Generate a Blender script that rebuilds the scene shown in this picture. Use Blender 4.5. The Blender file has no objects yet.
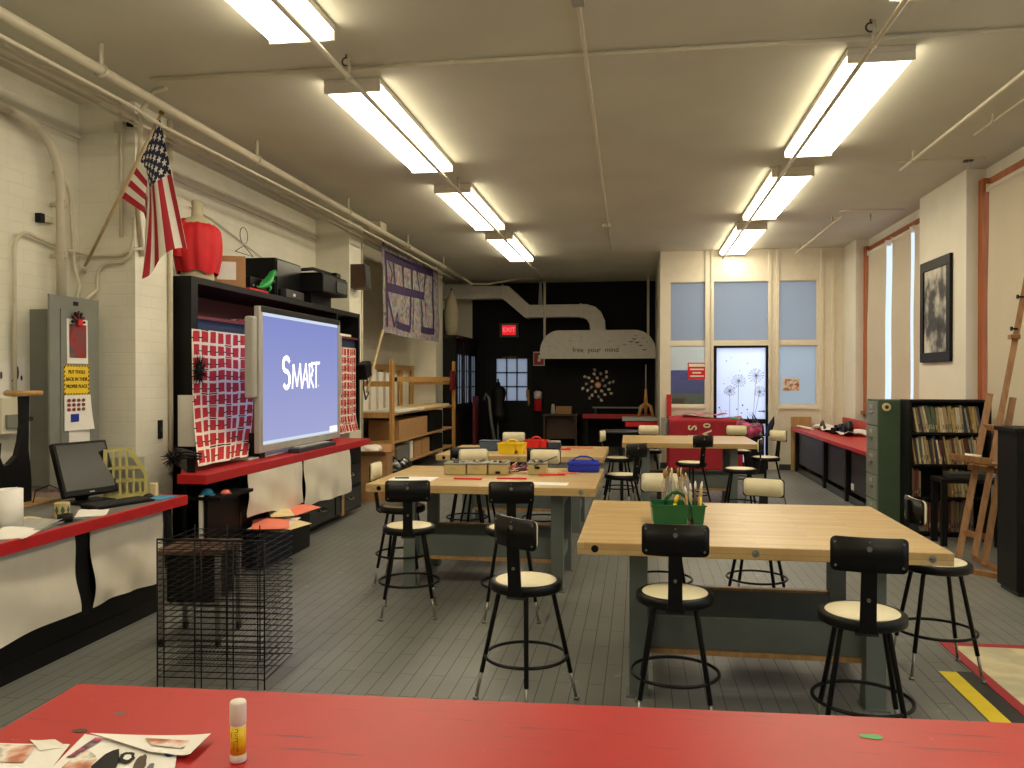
import bpy, bmesh, math, random
from mathutils import Vector, Matrix, Euler
random.seed(7)
C = bpy.context.scene.collection
PI = math.pi
R = math.radians

# ---------------------------------------------------------------- camera measurements
FPX = 830.0; EYE = 1.6
YAW = math.atan(126 / FPX); PITCH = math.atan(6 / FPX)
_c, _s = math.cos(YAW), math.sin(YAW); _cp, _sp = math.cos(PITCH), math.sin(PITCH)
_R = Vector((_c, _s, 0)); _F = Vector((-_s * _cp, _c * _cp, -_sp)); _U = Vector((-_s * _sp, _c * _sp, _cp))
def at(u, v, ax, val):
    """a spot seen in the photograph, at a known distance / height -> place in the room"""
    d = _F + _R * ((u - 512) / FPX) + _U * ((384 - v) / FPX)
    o = Vector((0, 0, EYE)); i = 'xyz'.index(ax)
    return o + d * ((val - o[i]) / d[i])

# ---------------------------------------------------------------- materials
def lin(c):
    r = []
    for v in c:
        v = v / 255.0
        r.append(v / 12.92 if v <= 0.04045 else ((v + 0.055) / 1.055) ** 2.4)
    return (r[0], r[1], r[2], 1)

class NT:
    def __init__(s, name):
        s.m = bpy.data.materials.new(name); s.m.use_nodes = True
        s.t = s.m.node_tree; s.n = s.t.nodes; s.l = s.t.links
        s.b = s.n['Principled BSDF']; s.out = s.n['Material Output']
    def new(s, t, **k):
        n = s.n.new(t)
        for a, b in k.items(): setattr(n, a, b)
        return n
    def put(s, sock, v):
        if hasattr(v, 'links'): s.l.new(v, sock)
        else: sock.default_value = v
    def math(s, op, a, b=None, c=None):
        n = s.new('ShaderNodeMath', operation=op)
        s.put(n.inputs[0], a)
        if b is not None: s.put(n.inputs[1], b)
        if c is not None: s.put(n.inputs[2], c)
        return n.outputs[0]
    def mix(s, f, a, b):
        n = s.new('ShaderNodeMix', data_type='RGBA')
        s.put(n.inputs[0], f); s.put(n.inputs[6], a); s.put(n.inputs[7], b)
        return n.outputs[2]
    def coord(s, kind='Object'):
        return s.new('ShaderNodeTexCoord').outputs[kind]
    def sep(s, v):
        n = s.new('ShaderNodeSeparateXYZ'); s.put(n.inputs[0], v); return n.outputs
    def comb(s, x, y, z=0.0):
        n = s.new('ShaderNodeCombineXYZ')
        s.put(n.inputs[0], x); s.put(n.inputs[1], y); s.put(n.inputs[2], z); return n.outputs[0]
    def noise(s, vec, scale, detail=3, rough=.5):
        n = s.new('ShaderNodeTexNoise'); s.put(n.inputs['Vector'], vec)
        n.inputs['Scale'].default_value = scale; n.inputs['Detail'].default_value = detail; n.inputs['Roughness'].default_value = rough
        return n.outputs['Fac']
    def ramp(s, f, a, b):
        n = s.new('ShaderNodeMapRange'); s.put(n.inputs[0], f)
        n.inputs[1].default_value = a; n.inputs[2].default_value = b
        return n.outputs[0]
    def bump(s, h, strength=.3, dist=.01):
        n = s.new('ShaderNodeBump'); n.inputs['Strength'].default_value = strength; n.inputs['Distance'].default_value = dist
        s.put(n.inputs['Height'], h); s.l.new(n.outputs[0], s.b.inputs['Normal'])

MATS = {}
def mk(name, col, rough=.55, metal=0.0, var=.08, scale=9, bump=0.0, emit=None, es=0, spec=None, trans=0.0, alpha=None, coat=0):
    t = NT(name)
    c = lin(col)
    if var:
        f = t.noise(t.coord(), scale, 4)
        a = tuple(max(0, x * (1 - var)) for x in c[:3]) + (1,)
        b = tuple(min(1, x * (1 + var)) for x in c[:3]) + (1,)
        t.put(t.b.inputs['Base Color'], t.mix(t.ramp(f, .3, .7), a, b))
        if bump: t.bump(f, bump)
    else: t.b.inputs['Base Color'].default_value = c
    t.b.inputs['Roughness'].default_value = rough; t.b.inputs['Metallic'].default_value = metal
    if spec is not None: t.b.inputs['Specular IOR Level'].default_value = spec
    if emit: t.b.inputs['Emission Color'].default_value = lin(emit); t.b.inputs['Emission Strength'].default_value = es
    if trans: t.b.inputs['Transmission Weight'].default_value = trans
    if alpha is not None: t.b.inputs['Alpha'].default_value = alpha
    if coat: t.b.inputs['Coat Weight'].default_value = coat
    MATS[name] = t.m
    return t.m

def brick_wall(name, col, ax):
    t = NT(name)
    p = t.sep(t.new('ShaderNodeNewGeometry').outputs['Position'])
    vec = t.comb(t.math('ADD', p[0], p[1]), p[2])
    b = t.new('ShaderNodeTexBrick'); t.put(b.inputs['Vector'], vec)
    b.inputs['Scale'].default_value = 1; b.inputs['Brick Width'].default_value = .30; b.inputs['Row Height'].default_value = .095
    b.inputs['Mortar Size'].default_value = .005; b.inputs['Mortar Smooth'].default_value = .6
    n = t.noise(vec, 3, 4)
    c = lin(col); dk = tuple(x * .92 for x in c[:3]) + (1,)
    base = t.mix(t.ramp(n, .35, .7), dk, c)
    t.put(t.b.inputs['Base Color'], t.mix(t.math('MULTIPLY', b.outputs['Fac'], .12), base, tuple(x * .6 for x in c[:3]) + (1,)))
    t.b.inputs['Roughness'].default_value = .45
    h = t.math('SUBTRACT', t.math('MULTIPLY', t.noise(vec, 25, 2), .25), b.outputs['Fac'])
    t.bump(h, .32, .005)
    MATS[name] = t.m; return t.m

def plank_floor():
    t = NT('painted_floor')
    p = t.sep(t.new('ShaderNodeNewGeometry').outputs['Position'])
    vec = t.comb(p[1], p[0])
    b = t.new('ShaderNodeTexBrick'); t.put(b.inputs['Vector'], vec)
    b.inputs['Scale'].default_value = 1; b.inputs['Brick Width'].default_value = .62; b.inputs['Row Height'].default_value = .085
    b.inputs['Mortar Size'].default_value = .0022; b.inputs['Mortar Smooth'].default_value = .1
    b.inputs['Color1'].default_value = (.98, .98, .98, 1); b.inputs['Color2'].default_value = (1.02, 1.02, 1.02, 1)
    n = t.noise(t.comb(p[0], p[1]), 1.1, 5, .6)
    base = t.mix(t.ramp(n, .35, .65), lin((106, 108, 105)), lin((119, 120, 116)))
    worn = t.mix(t.ramp(t.noise(t.comb(p[0], p[1]), 7, 6, .7), .62, .72), base, lin((150, 148, 142)))
    mul = t.new('ShaderNodeMix', data_type='RGBA', blend_type='MULTIPLY'); mul.inputs[0].default_value = 1
    t.put(mul.inputs[6], worn); t.put(mul.inputs[7], b.outputs['Color'])
    crack = t.math('MULTIPLY', b.outputs['Fac'], t.ramp(t.noise(t.comb(p[0], p[1]), 1.7, 3), .48, .64))
    c2 = t.mix(t.math('MULTIPLY', crack, .26), mul.outputs[2], lin((45, 44, 42)))
    st = t.ramp(t.noise(t.comb(t.math('ADD', p[0], 3.1), p[1]), 4.3, 6, .65), .70, .76)
    t.put(t.b.inputs['Base Color'], t.mix(t.math('MULTIPLY', st, .5), c2, lin((60, 60, 58))))
    t.b.inputs['Roughness'].default_value = .42
    t.bump(t.math('MULTIPLY', crack, -1.0), .15, .003)
    MATS['floor'] = t.m; return t.m

def butcher():
    t = NT('butcher_block')
    p = t.sep(t.coord())
    vec = t.comb(p[0], t.math('ADD', p[1], t.math('MULTIPLY', p[2], .7)))
    b = t.new('ShaderNodeTexBrick'); t.put(b.inputs['Vector'], vec)
    b.inputs['Scale'].default_value = 1; b.inputs['Brick Width'].default_value = .55; b.inputs['Row Height'].default_value = .042
    b.inputs['Mortar Size'].default_value = .0006
    b.inputs['Color1'].default_value = lin((200, 174, 122)); b.inputs['Color2'].default_value = lin((182, 152, 100)); b.inputs['Mortar'].default_value = lin((150, 112, 66))
    g = t.noise(t.comb(t.math('MULTIPLY', p[0], 3.0), t.math('MULTIPLY', p[1], 45.0), p[2]), 1, 4)
    c = t.mix(t.math('MULTIPLY', t.ramp(g, .35, .75), .35), b.outputs['Color'], lin((168, 124, 70)))
    s = t.ramp(t.noise(t.coord(), 2.2, 5, .7), .52, .75)
    t.put(t.b.inputs['Base Color'], t.mix(t.math('MULTIPLY', s, .4), c, lin((150, 120, 84))))
    t.b.inputs['Roughness'].default_value = .38
    MATS['butcher'] = t.m; return t.m

def wood(name, a, bcol, rough=.5, stretch=(30, 30, 2.5)):
    t = NT(name)
    p = t.sep(t.coord())
    v = t.comb(t.math('MULTIPLY', p[0], stretch[0]), t.math('MULTIPLY', p[1], stretch[1]), t.math('MULTIPLY', p[2], stretch[2]))
    g = t.noise(v, 1, 4)
    t.put(t.b.inputs['Base Color'], t.mix(t.ramp(g, .3, .7), lin(a), lin(bcol)))
    t.b.inputs['Roughness'].default_value = rough
    MATS[name] = t.m; return t.m

def red_table():
    t = NT('red_paint_worn')
    p = t.sep(t.new('ShaderNodeNewGeometry').outputs['Position'])
    xy = t.comb(p[0], p[1])
    n1 = t.noise(xy, 2, 5, .6)
    base = t.mix(t.ramp(n1, .35, .7), lin((166, 30, 30)), lin((184, 40, 36)))
    # long dark scratches along x
    s1 = t.noise(t.comb(t.math('MULTIPLY', p[0], 2.6), t.math('MULTIPLY', p[1], 55.0)), 1, 5, .65)
    c = t.mix(t.math('MULTIPLY', t.ramp(s1, .61, .68), .8), base, lin((70, 40, 52)))
    vo = t.new('ShaderNodeTexVoronoi'); t.put(vo.inputs['Vector'], t.comb(t.math('MULTIPLY', p[0], 7.0), t.math('MULTIPLY', p[1], 8.0)))
    vo.inputs['Scale'].default_value = 1
    thr = t.math('LESS_THAN', vo.outputs['Distance'], t.math('MULTIPLY', t.ramp(t.noise(xy, 9, 2), .45, .75), .17))
    hue = t.new('ShaderNodeSeparateColor'); t.put(hue.inputs[0], vo.outputs['Color'])
    drop = t.mix(hue.outputs[0], lin((60, 48, 60)), lin((70, 130, 110)))
    c = t.mix(t.math('MULTIPLY', thr, .8), c, drop)
    s2 = t.noise(t.comb(t.math('MULTIPLY', p[0], 20.0), t.math('MULTIPLY', p[1], 22.0)), 1, 6, .7)
    t.put(t.b.inputs['Base Color'], t.mix(t.math('MULTIPLY', t.ramp(s2, .66, .74), .6), c, lin((225, 150, 130))))
    t.b.inputs['Roughness'].default_value = .45
    t.bump(n1, .08)
    MATS['red_table'] = t.m; return t.m

def print_cloth():
    """white cloth block-printed with a grid of red squares and short black bars (uses UV)"""
    t = NT('red_print_cloth')
    uv = t.sep(t.coord('UV'))
    w = t.math('MULTIPLY', t.math('SUBTRACT', t.noise(t.coord('UV'), 5, 2), .5), .035)
    u = t.math('MULTIPLY', t.math('ADD', uv[0], w), 8.0); v = t.math('MULTIPLY', t.math('ADD', uv[1], w), 10.0)
    fu = t.math('FRACT', u); fv = t.math('FRACT', v)
    cell = t.comb(t.math('FLOOR', u), t.math('FLOOR', v))
    wn = t.new('ShaderNodeTexWhiteNoise'); t.put(wn.inputs['Vector'], cell)
    hw = t.math('ADD', t.math('MULTIPLY', wn.outputs['Value'], .09), .33)
    sq = t.math('MULTIPLY', t.math('LESS_THAN', t.math('ABSOLUTE', t.math('SUBTRACT', fu, .5)), hw), t.math('LESS_THAN', t.math('ABSOLUTE', t.math('SUBTRACT', fv, .5)), .395))
    c = t.mix(sq, lin((222, 212, 200)), lin((176, 24, 36)))
    # black bars across the white gaps
    eu = t.math('MINIMUM', fu, t.math('SUBTRACT', 1.0, fu))
    cw = t.new('ShaderNodeTexWhiteNoise'); t.put(cw.inputs['Vector'], t.comb(t.math('ROUND', u), t.math('FLOOR', v)))
    bar = t.math('MULTIPLY', t.math('MULTIPLY', t.math('LESS_THAN', eu, .26), t.math('LESS_THAN', t.math('ABSOLUTE', t.math('SUBTRACT', fv, .42)), .045)), t.math('GREATER_THAN', cw.outputs['Value'], .35))
    cw2 = t.new('ShaderNodeTexWhiteNoise'); t.put(cw2.inputs['Vector'], t.comb(t.math('FLOOR', u), t.math('ROUND', v), 4.0))
    ev = t.math('MINIMUM', fv, t.math('SUBTRACT', 1.0, fv))
    bar2 = t.math('MULTIPLY', t.math('MULTIPLY', t.math('LESS_THAN', ev, .05), t.math('LESS_THAN', t.math('ABSOLUTE', t.math('SUBTRACT', fu, .5)), .45)), t.math('GREATER_THAN', cw2.outputs['Value'], .72))
    t.put(t.b.inputs['Base Color'], t.mix(t.math('MAXIMUM', bar, bar2), c, lin((26, 22, 24))))
    t.b.inputs['Roughness'].default_value = .8
    MATS['print_cloth'] = t.m; return t.m

def flag_mat():
    t = NT('stars_and_stripes')
    uv = t.sep(t.coord('UV'))
    st = t.math('MODULO', t.math('FLOOR', t.math('MULTIPLY', uv[1], 13.0)), 2.0)     # v from the bottom: stripe 0 red
    c = t.mix(st, lin((166, 30, 44)), lin((226, 218, 206)))
    cant = t.math('MULTIPLY', t.math('LESS_THAN', uv[0], .42), t.math('GREATER_THAN', uv[1], 6.0 / 13))
    c = t.mix(cant, c, lin((30, 36, 66)))
    a = t.math('MULTIPLY', t.math('DIVIDE', uv[0], .42), 4.0)
    b = t.math('MULTIPLY', t.math('DIVIDE', t.math('SUBTRACT', uv[1], 6.0 / 13), 7.0 / 13), 3.5)
    def dots(oa, ob):
        fa = t.math('SUBTRACT', t.math('FRACT', t.math('ADD', a, oa)), .5); fb = t.math('SUBTRACT', t.math('FRACT', t.math('ADD', b, ob)), .5)
        rr = t.math('SQRT', t.math('ADD', t.math('MULTIPLY', fa, fa), t.math('MULTIPLY', fb, fb)))
        an = t.math('ARCTAN2', fa, fb)
        lim = t.math('ADD', t.math('MULTIPLY', t.math('COSINE', t.math('MULTIPLY', an, 5.0)), .08), .2)
        return t.math('LESS_THAN', rr, lim)
    d = t.math('MULTIPLY', t.math('MAXIMUM', dots(0, 0), dots(.5, .5)), cant)
    t.put(t.b.inputs['Base Color'], t.mix(d, c, lin((226, 220, 210))))
    t.b.inputs['Roughness'].default_value = .8
    MATS['flag'] = t.m; return t.m

def quilt_mat():
    t = NT('patchwork_paint')
    vo = t.new('ShaderNodeTexVoronoi'); t.put(vo.inputs['Vector'], t.coord()); vo.inputs['Scale'].default_value = 16
    h = t.new('ShaderNodeHueSaturation'); h.inputs['Saturation'].default_value = .5; h.inputs['Value'].default_value = .5
    t.put(h.inputs['Color'], vo.outputs['Color'])
    n = t.ramp(t.noise(t.coord(), 9, 3), .3, .7)
    t.put(t.b.inputs['Base Color'], t.mix(.45, h.outputs[0], t.mix(n, lin((128, 90, 92)), lin((104, 94, 84)))))
    t.b.inputs['Roughness'].default_value = .8
    MATS['quilt'] = t.m; return t.m

def blotch(name, cols, scale=4, rough=.6, coordk='Object', detail=4):
    t = NT(name)
    n = t.noise(t.coord(coordk), scale, detail)
    r = t.new('ShaderNodeValToRGB'); t.put(r.inputs[0], n)
    e = r.color_ramp.elements
    k = len(cols)
    while len(e) < k: e.new(.5)
    for i, c in enumerate(cols):
        e[i].position = .3 + .4 * i / (k - 1); e[i].color = lin(c)
    t.put(t.b.inputs['Base Color'], r.outputs[0]); t.b.inputs['Roughness'].default_value = rough
    MATS[name] = t.m; return t.m

def frosted(name, col, tw=1.0):
    t = NT(name)
    tr = t.new('ShaderNodeBsdfTranslucent'); tr.inputs[0].default_value = lin(col)
    gl = t.new('ShaderNodeBsdfDiffuse'); gl.inputs[0].default_value = lin(tuple(x * .8 for x in col))
    m = t.new('ShaderNodeMixShader'); m.inputs[0].default_value = .15
    t.l.new(tr.outputs[0], m.inputs[1]); t.l.new(gl.outputs[0], m.inputs[2]); t.l.new(m.outputs[0], t.out.inputs[0])
    MATS[name] = t.m; return t.m

def clearglass(name, col=(235, 240, 245), f=.12):
    t = NT(name)
    tr = t.new('ShaderNodeBsdfTransparent'); tr.inputs[0].default_value = lin(col)
    gl = t.new('ShaderNodeBsdfGlossy'); gl.inputs['Roughness'].default_value = .03
    m = t.new('ShaderNodeMixShader'); m.inputs[0].default_value = f
    t.l.new(tr.outputs[0], m.inputs[1]); t.l.new(gl.outputs[0], m.inputs[2]); t.l.new(m.outputs[0], t.out.inputs[0])
    MATS[name] = t.m; return t.m

brick_wall('wall', (234, 230, 212), 'y')
plank_floor(); butcher(); red_table(); print_cloth(); flag_mat(); quilt_mat()
mk('plaster', (218, 214, 200), .7, var=.04, scale=3)
mk('ceiling', (204, 202, 186), .8, var=.05, scale=1.2, bump=.1)
mk('pipe', (205, 197, 174), .5, var=.04)
mk('trimwhite', (222, 214, 196), .5, var=.03)
mk('blackwall', (17, 15, 16), .6, spec=.2, var=.15, scale=2)
mk('black', (13, 12, 13), .5, var=.15, spec=.22)
mk('blackgloss', (14, 14, 15), .25, var=.1)
mk('blackmetal', (12, 12, 12), .4, var=.1, spec=.25)
mk('steel', (150, 148, 142), .3, metal=.9, var=.05)
mk('cream', (224, 214, 180), .45, var=.05)
mk('greygreen', (98, 106, 102), .5, var=.06)
mk('panelgrey', (122, 124, 116), .45, var=.04)
mk('darkgrey', (50, 50, 53), .5, var=.1)
mk('midgrey', (110, 108, 104), .5, var=.08)
mk('lightgrey', (165, 163, 156), .5, var=.05)
mk('red', (178, 26, 32), .4, var=.08)
mk('darkred', (96, 18, 22), .5, var=.12)
mk('redcloth', (158, 26, 42), .8, var=.1, scale=6)
mk('redshirt', (204, 22, 32), .7, var=.12, scale=8)
mk('white', (226, 222, 212), .6, var=.03)
mk('paper', (232, 229, 222), .7, var=.02)
mk('cloth', (212, 205, 190), .85, var=.05, scale=5)
mk('cardboard', (170, 128, 84), .75, var=.08)
mk('tanbox', (186, 168, 118), .55, var=.08)
mk('green', (14, 92, 52), .35, var=.06)
mk('toygreen', (30, 150, 70), .4, var=.1)
mk('filegreen', (66, 84, 64), .45, var=.06)
mk('filegrey', (120, 128, 116), .4, var=.05)
mk('blue', (20, 44, 170), .3, var=.05)
mk('navy', (34, 48, 74), .4, var=.08)
mk('slate', (70, 88, 108), .45, var=.08)
mk('yellow', (236, 200, 30), .4, var=.05)
mk('caddyred', (214, 30, 34), .35, var=.05)
mk('pink', (220, 60, 120), .5, var=.15)
mk('orange', (232, 124, 100), .7, var=.06)
mk('manila', (222, 200, 150), .7, var=.06)
mk('teal', (46, 140, 185), .5, var=.1)
mk('brown', (72, 50, 34), .5, var=.15)
mk('bluecabinet', (22, 42, 150), .5, var=.1)
mk('purple', (50, 26, 72), .75, var=.15, scale=20)
mk('tape', (226, 200, 40), .5, var=.06)
mk('clearplastic', (205, 200, 185), .15, var=0, trans=.0, alpha=.35)
mk('magholder', (200, 190, 120), .35, var=.05, alpha=.8)
mk('mat_dark', (44, 44, 45), .6, var=.2, scale=20)
mk('mat_border', (150, 30, 40), .6, var=.12)
mk('bin_bag', (12, 12, 13), .22, var=.2, bump=.6, scale=14)
mk('tube', (255, 246, 225), .4, var=0, emit=(255, 241, 209), es=16.0)
mk('exitglow', (200, 30, 30), .4, var=0, emit=(255, 40, 50), es=.7)
mk('exitletter', (255, 140, 140), .4, var=0, emit=(255, 110, 120), es=.9)
mk('shade', (194, 184, 164), .8, var=.03, scale=2)
mk('brass', (140, 110, 50), .4, metal=.7, var=.1)
mk('skin', (196, 170, 130), .8, var=.1)
mk('drum_shade', (190, 180, 150), .8, var=.08)
wood('pine', (192, 146, 84), (166, 120, 62))
wood('orangewood', (176, 98, 40), (140, 70, 26))
wood('easelwood', (158, 116, 72), (126, 86, 50))
wood('plywood', (190, 152, 100), (160, 120, 72))
wood('palewood', (200, 180, 140), (178, 152, 108))
blotch('red_abstract', [(60, 40, 42), (150, 40, 38), (74, 74, 76), (160, 60, 50)], 5)
blotch('print_art', [(24, 24, 26), (60, 60, 60), (180, 176, 166), (210, 206, 196)], 3.2)
blotch('photo_page', [(60, 40, 36), (190, 120, 90), (230, 222, 210), (40, 60, 48)], 14)
blotch('calendar', [(230, 226, 216), (228, 222, 214), (214, 150, 140), (180, 60, 60)], 60)
blotch('artist_clutter', [(80, 70, 60), (190, 180, 150), (110, 60, 60), (70, 90, 70)], 18)
blotch('pinkmix', [(170, 40, 90), (226, 90, 140), (60, 30, 50), (200, 170, 180)], 12)
blotch('pattern_mat', [(196, 190, 160), (176, 170, 140), (206, 196, 160), (188, 176, 140)], 3, .45)
frosted('frost_upper', (172, 177, 184)); frosted('frost_door', (224, 230, 248)); frosted('frost_low', (184, 192, 200))
clearglass('glass'); clearglass('glass_cab', (200, 205, 215), .22)

def screen_mat():
    t = NT('projected_screen')
    uv = t.sep(t.coord('UV'))
    c = t.mix(uv[1], lin((172, 176, 222)), lin((140, 150, 214)))
    d = t.math('ABSOLUTE', t.math('SUBTRACT', uv[1], .5))
    edge = t.math('GREATER_THAN', d, .475)
    c = t.mix(edge, c, lin((222, 234, 250)))
    em = t.new('ShaderNodeEmission'); t.put(em.inputs[0], c); em.inputs[1].default_value = .95
    t.l.new(em.outputs[0], t.out.inputs[0]); MATS['screen'] = t.m
screen_mat()
mk('screen_white', (240, 240, 255), .5, var=0, emit=(236, 240, 255), es=.9)

# ---------------------------------------------------------------- mesh builder
class MB:
    def __init__(s, T=None):
        s.v = []; s.f = []; s.fm = []; s.sm = []; s.mats = []; s.uv = {}; s.T = T or Matrix()
    def add(s, vs, fs, m, smooth=False, uvs=None):
        if m not in s.mats: s.mats.append(m)
        k = s.mats.index(m); o = len(s.v)
        s.v += [s.T @ Vector(p) for p in vs]
        for f in fs:
            if uvs: s.uv[len(s.f)] = [uvs[i] for i in f]
            s.f.append([i + o for i in f]); s.fm.append(k); s.sm.append(smooth)
        return s
    def box(s, x0, y0, z0, x1, y1, z1, m, bev=0.0):
        x0, x1 = sorted((x0, x1)); y0, y1 = sorted((y0, y1)); z0, z1 = sorted((z0, z1))
        if not bev:
            vs = [(x, y, z) for z in (z0, z1) for y in (y0, y1) for x in (x0, x1)]
            fs = [(0, 2, 3, 1), (4, 5, 7, 6), (0, 1, 5, 4), (2, 6, 7, 3), (0, 4, 6, 2), (1, 3, 7, 5)]
            return s.add(vs, fs, m)
        bm = bmesh.new(); bmesh.ops.create_cube(bm, size=1)
        for v in bm.verts:
            v.co = Vector(((x0 + x1) / 2 + v.co.x * (x1 - x0), (y0 + y1) / 2 + v.co.y * (y1 - y0), (z0 + z1) / 2 + v.co.z * (z1 - z0)))
        b = min(bev, .45 * min(x1 - x0, y1 - y0, z1 - z0))
        bmesh.ops.bevel(bm, geom=bm.edges[:], offset=b, segments=2, affect='EDGES', profile=.5)
        s.frombm(bm, m); return s
    def frombm(s, bm, m, smooth=False):
        bm.verts.index_update()
        s.add([v.co.copy() for v in bm.verts], [[v.index for v in f.verts] for f in bm.faces], m, smooth); bm.free()
    def cyl(s, p, q, r, m, n=12, r2=None, smooth=True):
        p = Vector(p); q = Vector(q); r2 = r if r2 is None else r2
        d = (q - p).normalized(); a = d.orthogonal().normalized(); b = d.cross(a)
        vs = []
        for c, rr in ((p, r), (q, r2)):
            for i in range(n):
                t = 2 * PI * i / n; vs.append(c + (a * math.cos(t) + b * math.sin(t)) * rr)
        s.add(vs, [(i, (i + 1) % n, n + (i + 1) % n, n + i) for i in range(n)], m, smooth)
        s.add(vs, [list(range(n))[::-1], list(range(n, 2 * n))], m); return s
    def tube(s, pts, r, m, n=8, closed=False):
        pts = [Vector(p) for p in pts]; k = len(pts); vs = []
        a = None
        for i, p in enumerate(pts):
            if closed: d = pts[(i + 1) % k] - pts[i - 1]
            else: d = pts[min(i + 1, k - 1)] - pts[max(i - 1, 0)]
            d.normalize()
            if a is None: a = d.orthogonal().normalized()
            else: a = (a - d * a.dot(d)).normalized()
            b = d.cross(a)
            rr = r[i] if isinstance(r, (list, tuple)) else r
            for j in range(n):
                t = 2 * PI * j / n; vs.append(p + (a * math.cos(t) + b * math.sin(t)) * rr)
        fs = []
        for i in range(k if closed else k - 1):
            for j in range(n):
                i2 = (i + 1) % k
                fs.append((i * n + j, i * n + (j + 1) % n, i2 * n + (j + 1) % n, i2 * n + j))
        s.add(vs, fs, m, True)
        if not closed: s.add(vs, [list(range(n))[::-1], list(range((k - 1) * n, k * n))], m)
        return s
    def lathe(s, prof, m, c=(0, 0, 0), n=28, smooth=True):
        vs = []; c = Vector(c)
        for r, z in prof:
            for i in range(n):
                t = 2 * PI * i / n; vs.append(c + Vector((r * math.cos(t), r * math.sin(t), z)))
        fs = [(j * n + i, j * n + (i + 1) % n, (j + 1) * n + (i + 1) % n, (j + 1) * n + i) for j in range(len(prof) - 1) for i in range(n)]
        s.add(vs, fs, m, smooth)
        caps = []
        if prof[0][0] > 1e-4: caps.append(list(range(n))[::-1])
        if prof[-1][0] > 1e-4: caps.append(list(range((len(prof) - 1) * n, len(prof) * n)))
        if caps: s.add(vs, caps, m)
        return s
    def prism(s, pts, ax, a, b, m):
        n = len(pts)
        def P3(p, h):
            return {'x': (h, p[0], p[1]), 'y': (p[0], h, p[1]), 'z': (p[0], p[1], h)}[ax]
        vs = [P3(p, a) for p in pts] + [P3(p, b) for p in pts]
        s.add(vs, [list(range(n))[::-1], list(range(n, 2 * n))] + [(i, (i + 1) % n, n + (i + 1) % n, n + i) for i in range(n)], m); return s
    def grid(s, fn, nu, nv, m, thick=0.0, smooth=True):
        P = [[Vector(fn(i / nu, j / nv)) for i in range(nu + 1)] for j in range(nv + 1)]
        W = nu + 1
        vs = [p for row in P for p in row]; uv = [(i / nu, j / nv) for j in range(nv + 1) for i in range(W)]
        fs = [(j * W + i, j * W + i + 1, (j + 1) * W + i + 1, (j + 1) * W + i) for j in range(nv) for i in range(nu)]
        s.add(vs, fs, m, smooth, uv)
        if thick:
            N = []
            for j in range(nv + 1):
                for i in range(W):
                    du = P[j][min(i + 1, nu)] - P[j][max(i - 1, 0)]; dv = P[min(j + 1, nv)][i] - P[max(j - 1, 0)][i]
                    c = du.cross(dv); N.append(c.normalized() if c.length > 1e-9 else Vector((0, 0, 1)))
            vb = [p - n * thick for p, n in zip(vs, N)]
            s.add(vb, [f[::-1] for f in fs], m, smooth, uv)
            rim = [i for i in range(W)] + [j * W + nu for j in range(1, nv + 1)] + [nv * W + i for i in range(nu - 1, -1, -1)] + [j * W for j in range(nv - 1, 0, -1)]
            k = len(rim); rv = [vs[i] for i in rim] + [vb[i] for i in rim]; ru = [uv[i] for i in rim] * 2
            s.add(rv, [(i, k + i, k + (i + 1) % k, (i + 1) % k) for i in range(k)], m, False, ru)
        return s
    def ball(s, c, rx, ry, rz, m, n=16, k=10):
        c = Vector(c)
        prof = [(math.sin(PI * j / k), -math.cos(PI * j / k)) for j in range(k + 1)]
        vs = []
        for r, z in prof:
            for i in range(n):
                t = 2 * PI * i / n; vs.append(c + Vector((rx * r * math.cos(t), ry * r * math.sin(t), rz * z)))
        s.add(vs, [(j * n + i, j * n + (i + 1) % n, (j + 1) * n + (i + 1) % n, (j + 1) * n + i) for j in range(k) for i in range(n)], m, True); return s
    def text(s, body, size, M, m, ext=.001, bold=0.0):
        cu = bpy.data.curves.new('t', 'FONT'); cu.body = body; cu.size = size; cu.extrude = ext; cu.offset = bold
        cu.align_x = 'CENTER'; cu.align_y = 'CENTER'; cu.resolution_u = 3
        o = bpy.data.objects.new('t', cu); C.objects.link(o)
        bpy.context.view_layer.update()
        me = bpy.data.meshes.new_from_object(o.evaluated_get(bpy.context.evaluated_depsgraph_get()))
        s.add([M @ v.co for v in me.vertices], [list(p.vertices) for p in me.polygons], m)
        bpy.data.objects.remove(o); bpy.data.curves.remove(cu); bpy.data.meshes.remove(me)
        return s
    def mesh(s, name):
        me = bpy.data.meshes.new(name)
        me.from_pydata([tuple(v) for v in s.v], [], s.f)
        for m in s.mats: me.materials.append(MATS[m])
        me.polygons.foreach_set('material_index', s.fm); me.polygons.foreach_set('use_smooth', s.sm)
        if s.uv:
            l = me.uv_layers.new(name='UVMap').data
            for k, u in s.uv.items():
                for i, li in enumerate(me.polygons[k].loop_indices): l[li].uv = u[i]
        bm = bmesh.new(); bm.from_mesh(me)
        if not s.uv: bmesh.ops.remove_doubles(bm, verts=bm.verts[:], dist=1e-6)
        bmesh.ops.recalc_face_normals(bm, faces=bm.faces[:]) if not s.uv else None
        bm.to_mesh(me); bm.free(); me.update()
        return me

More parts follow.
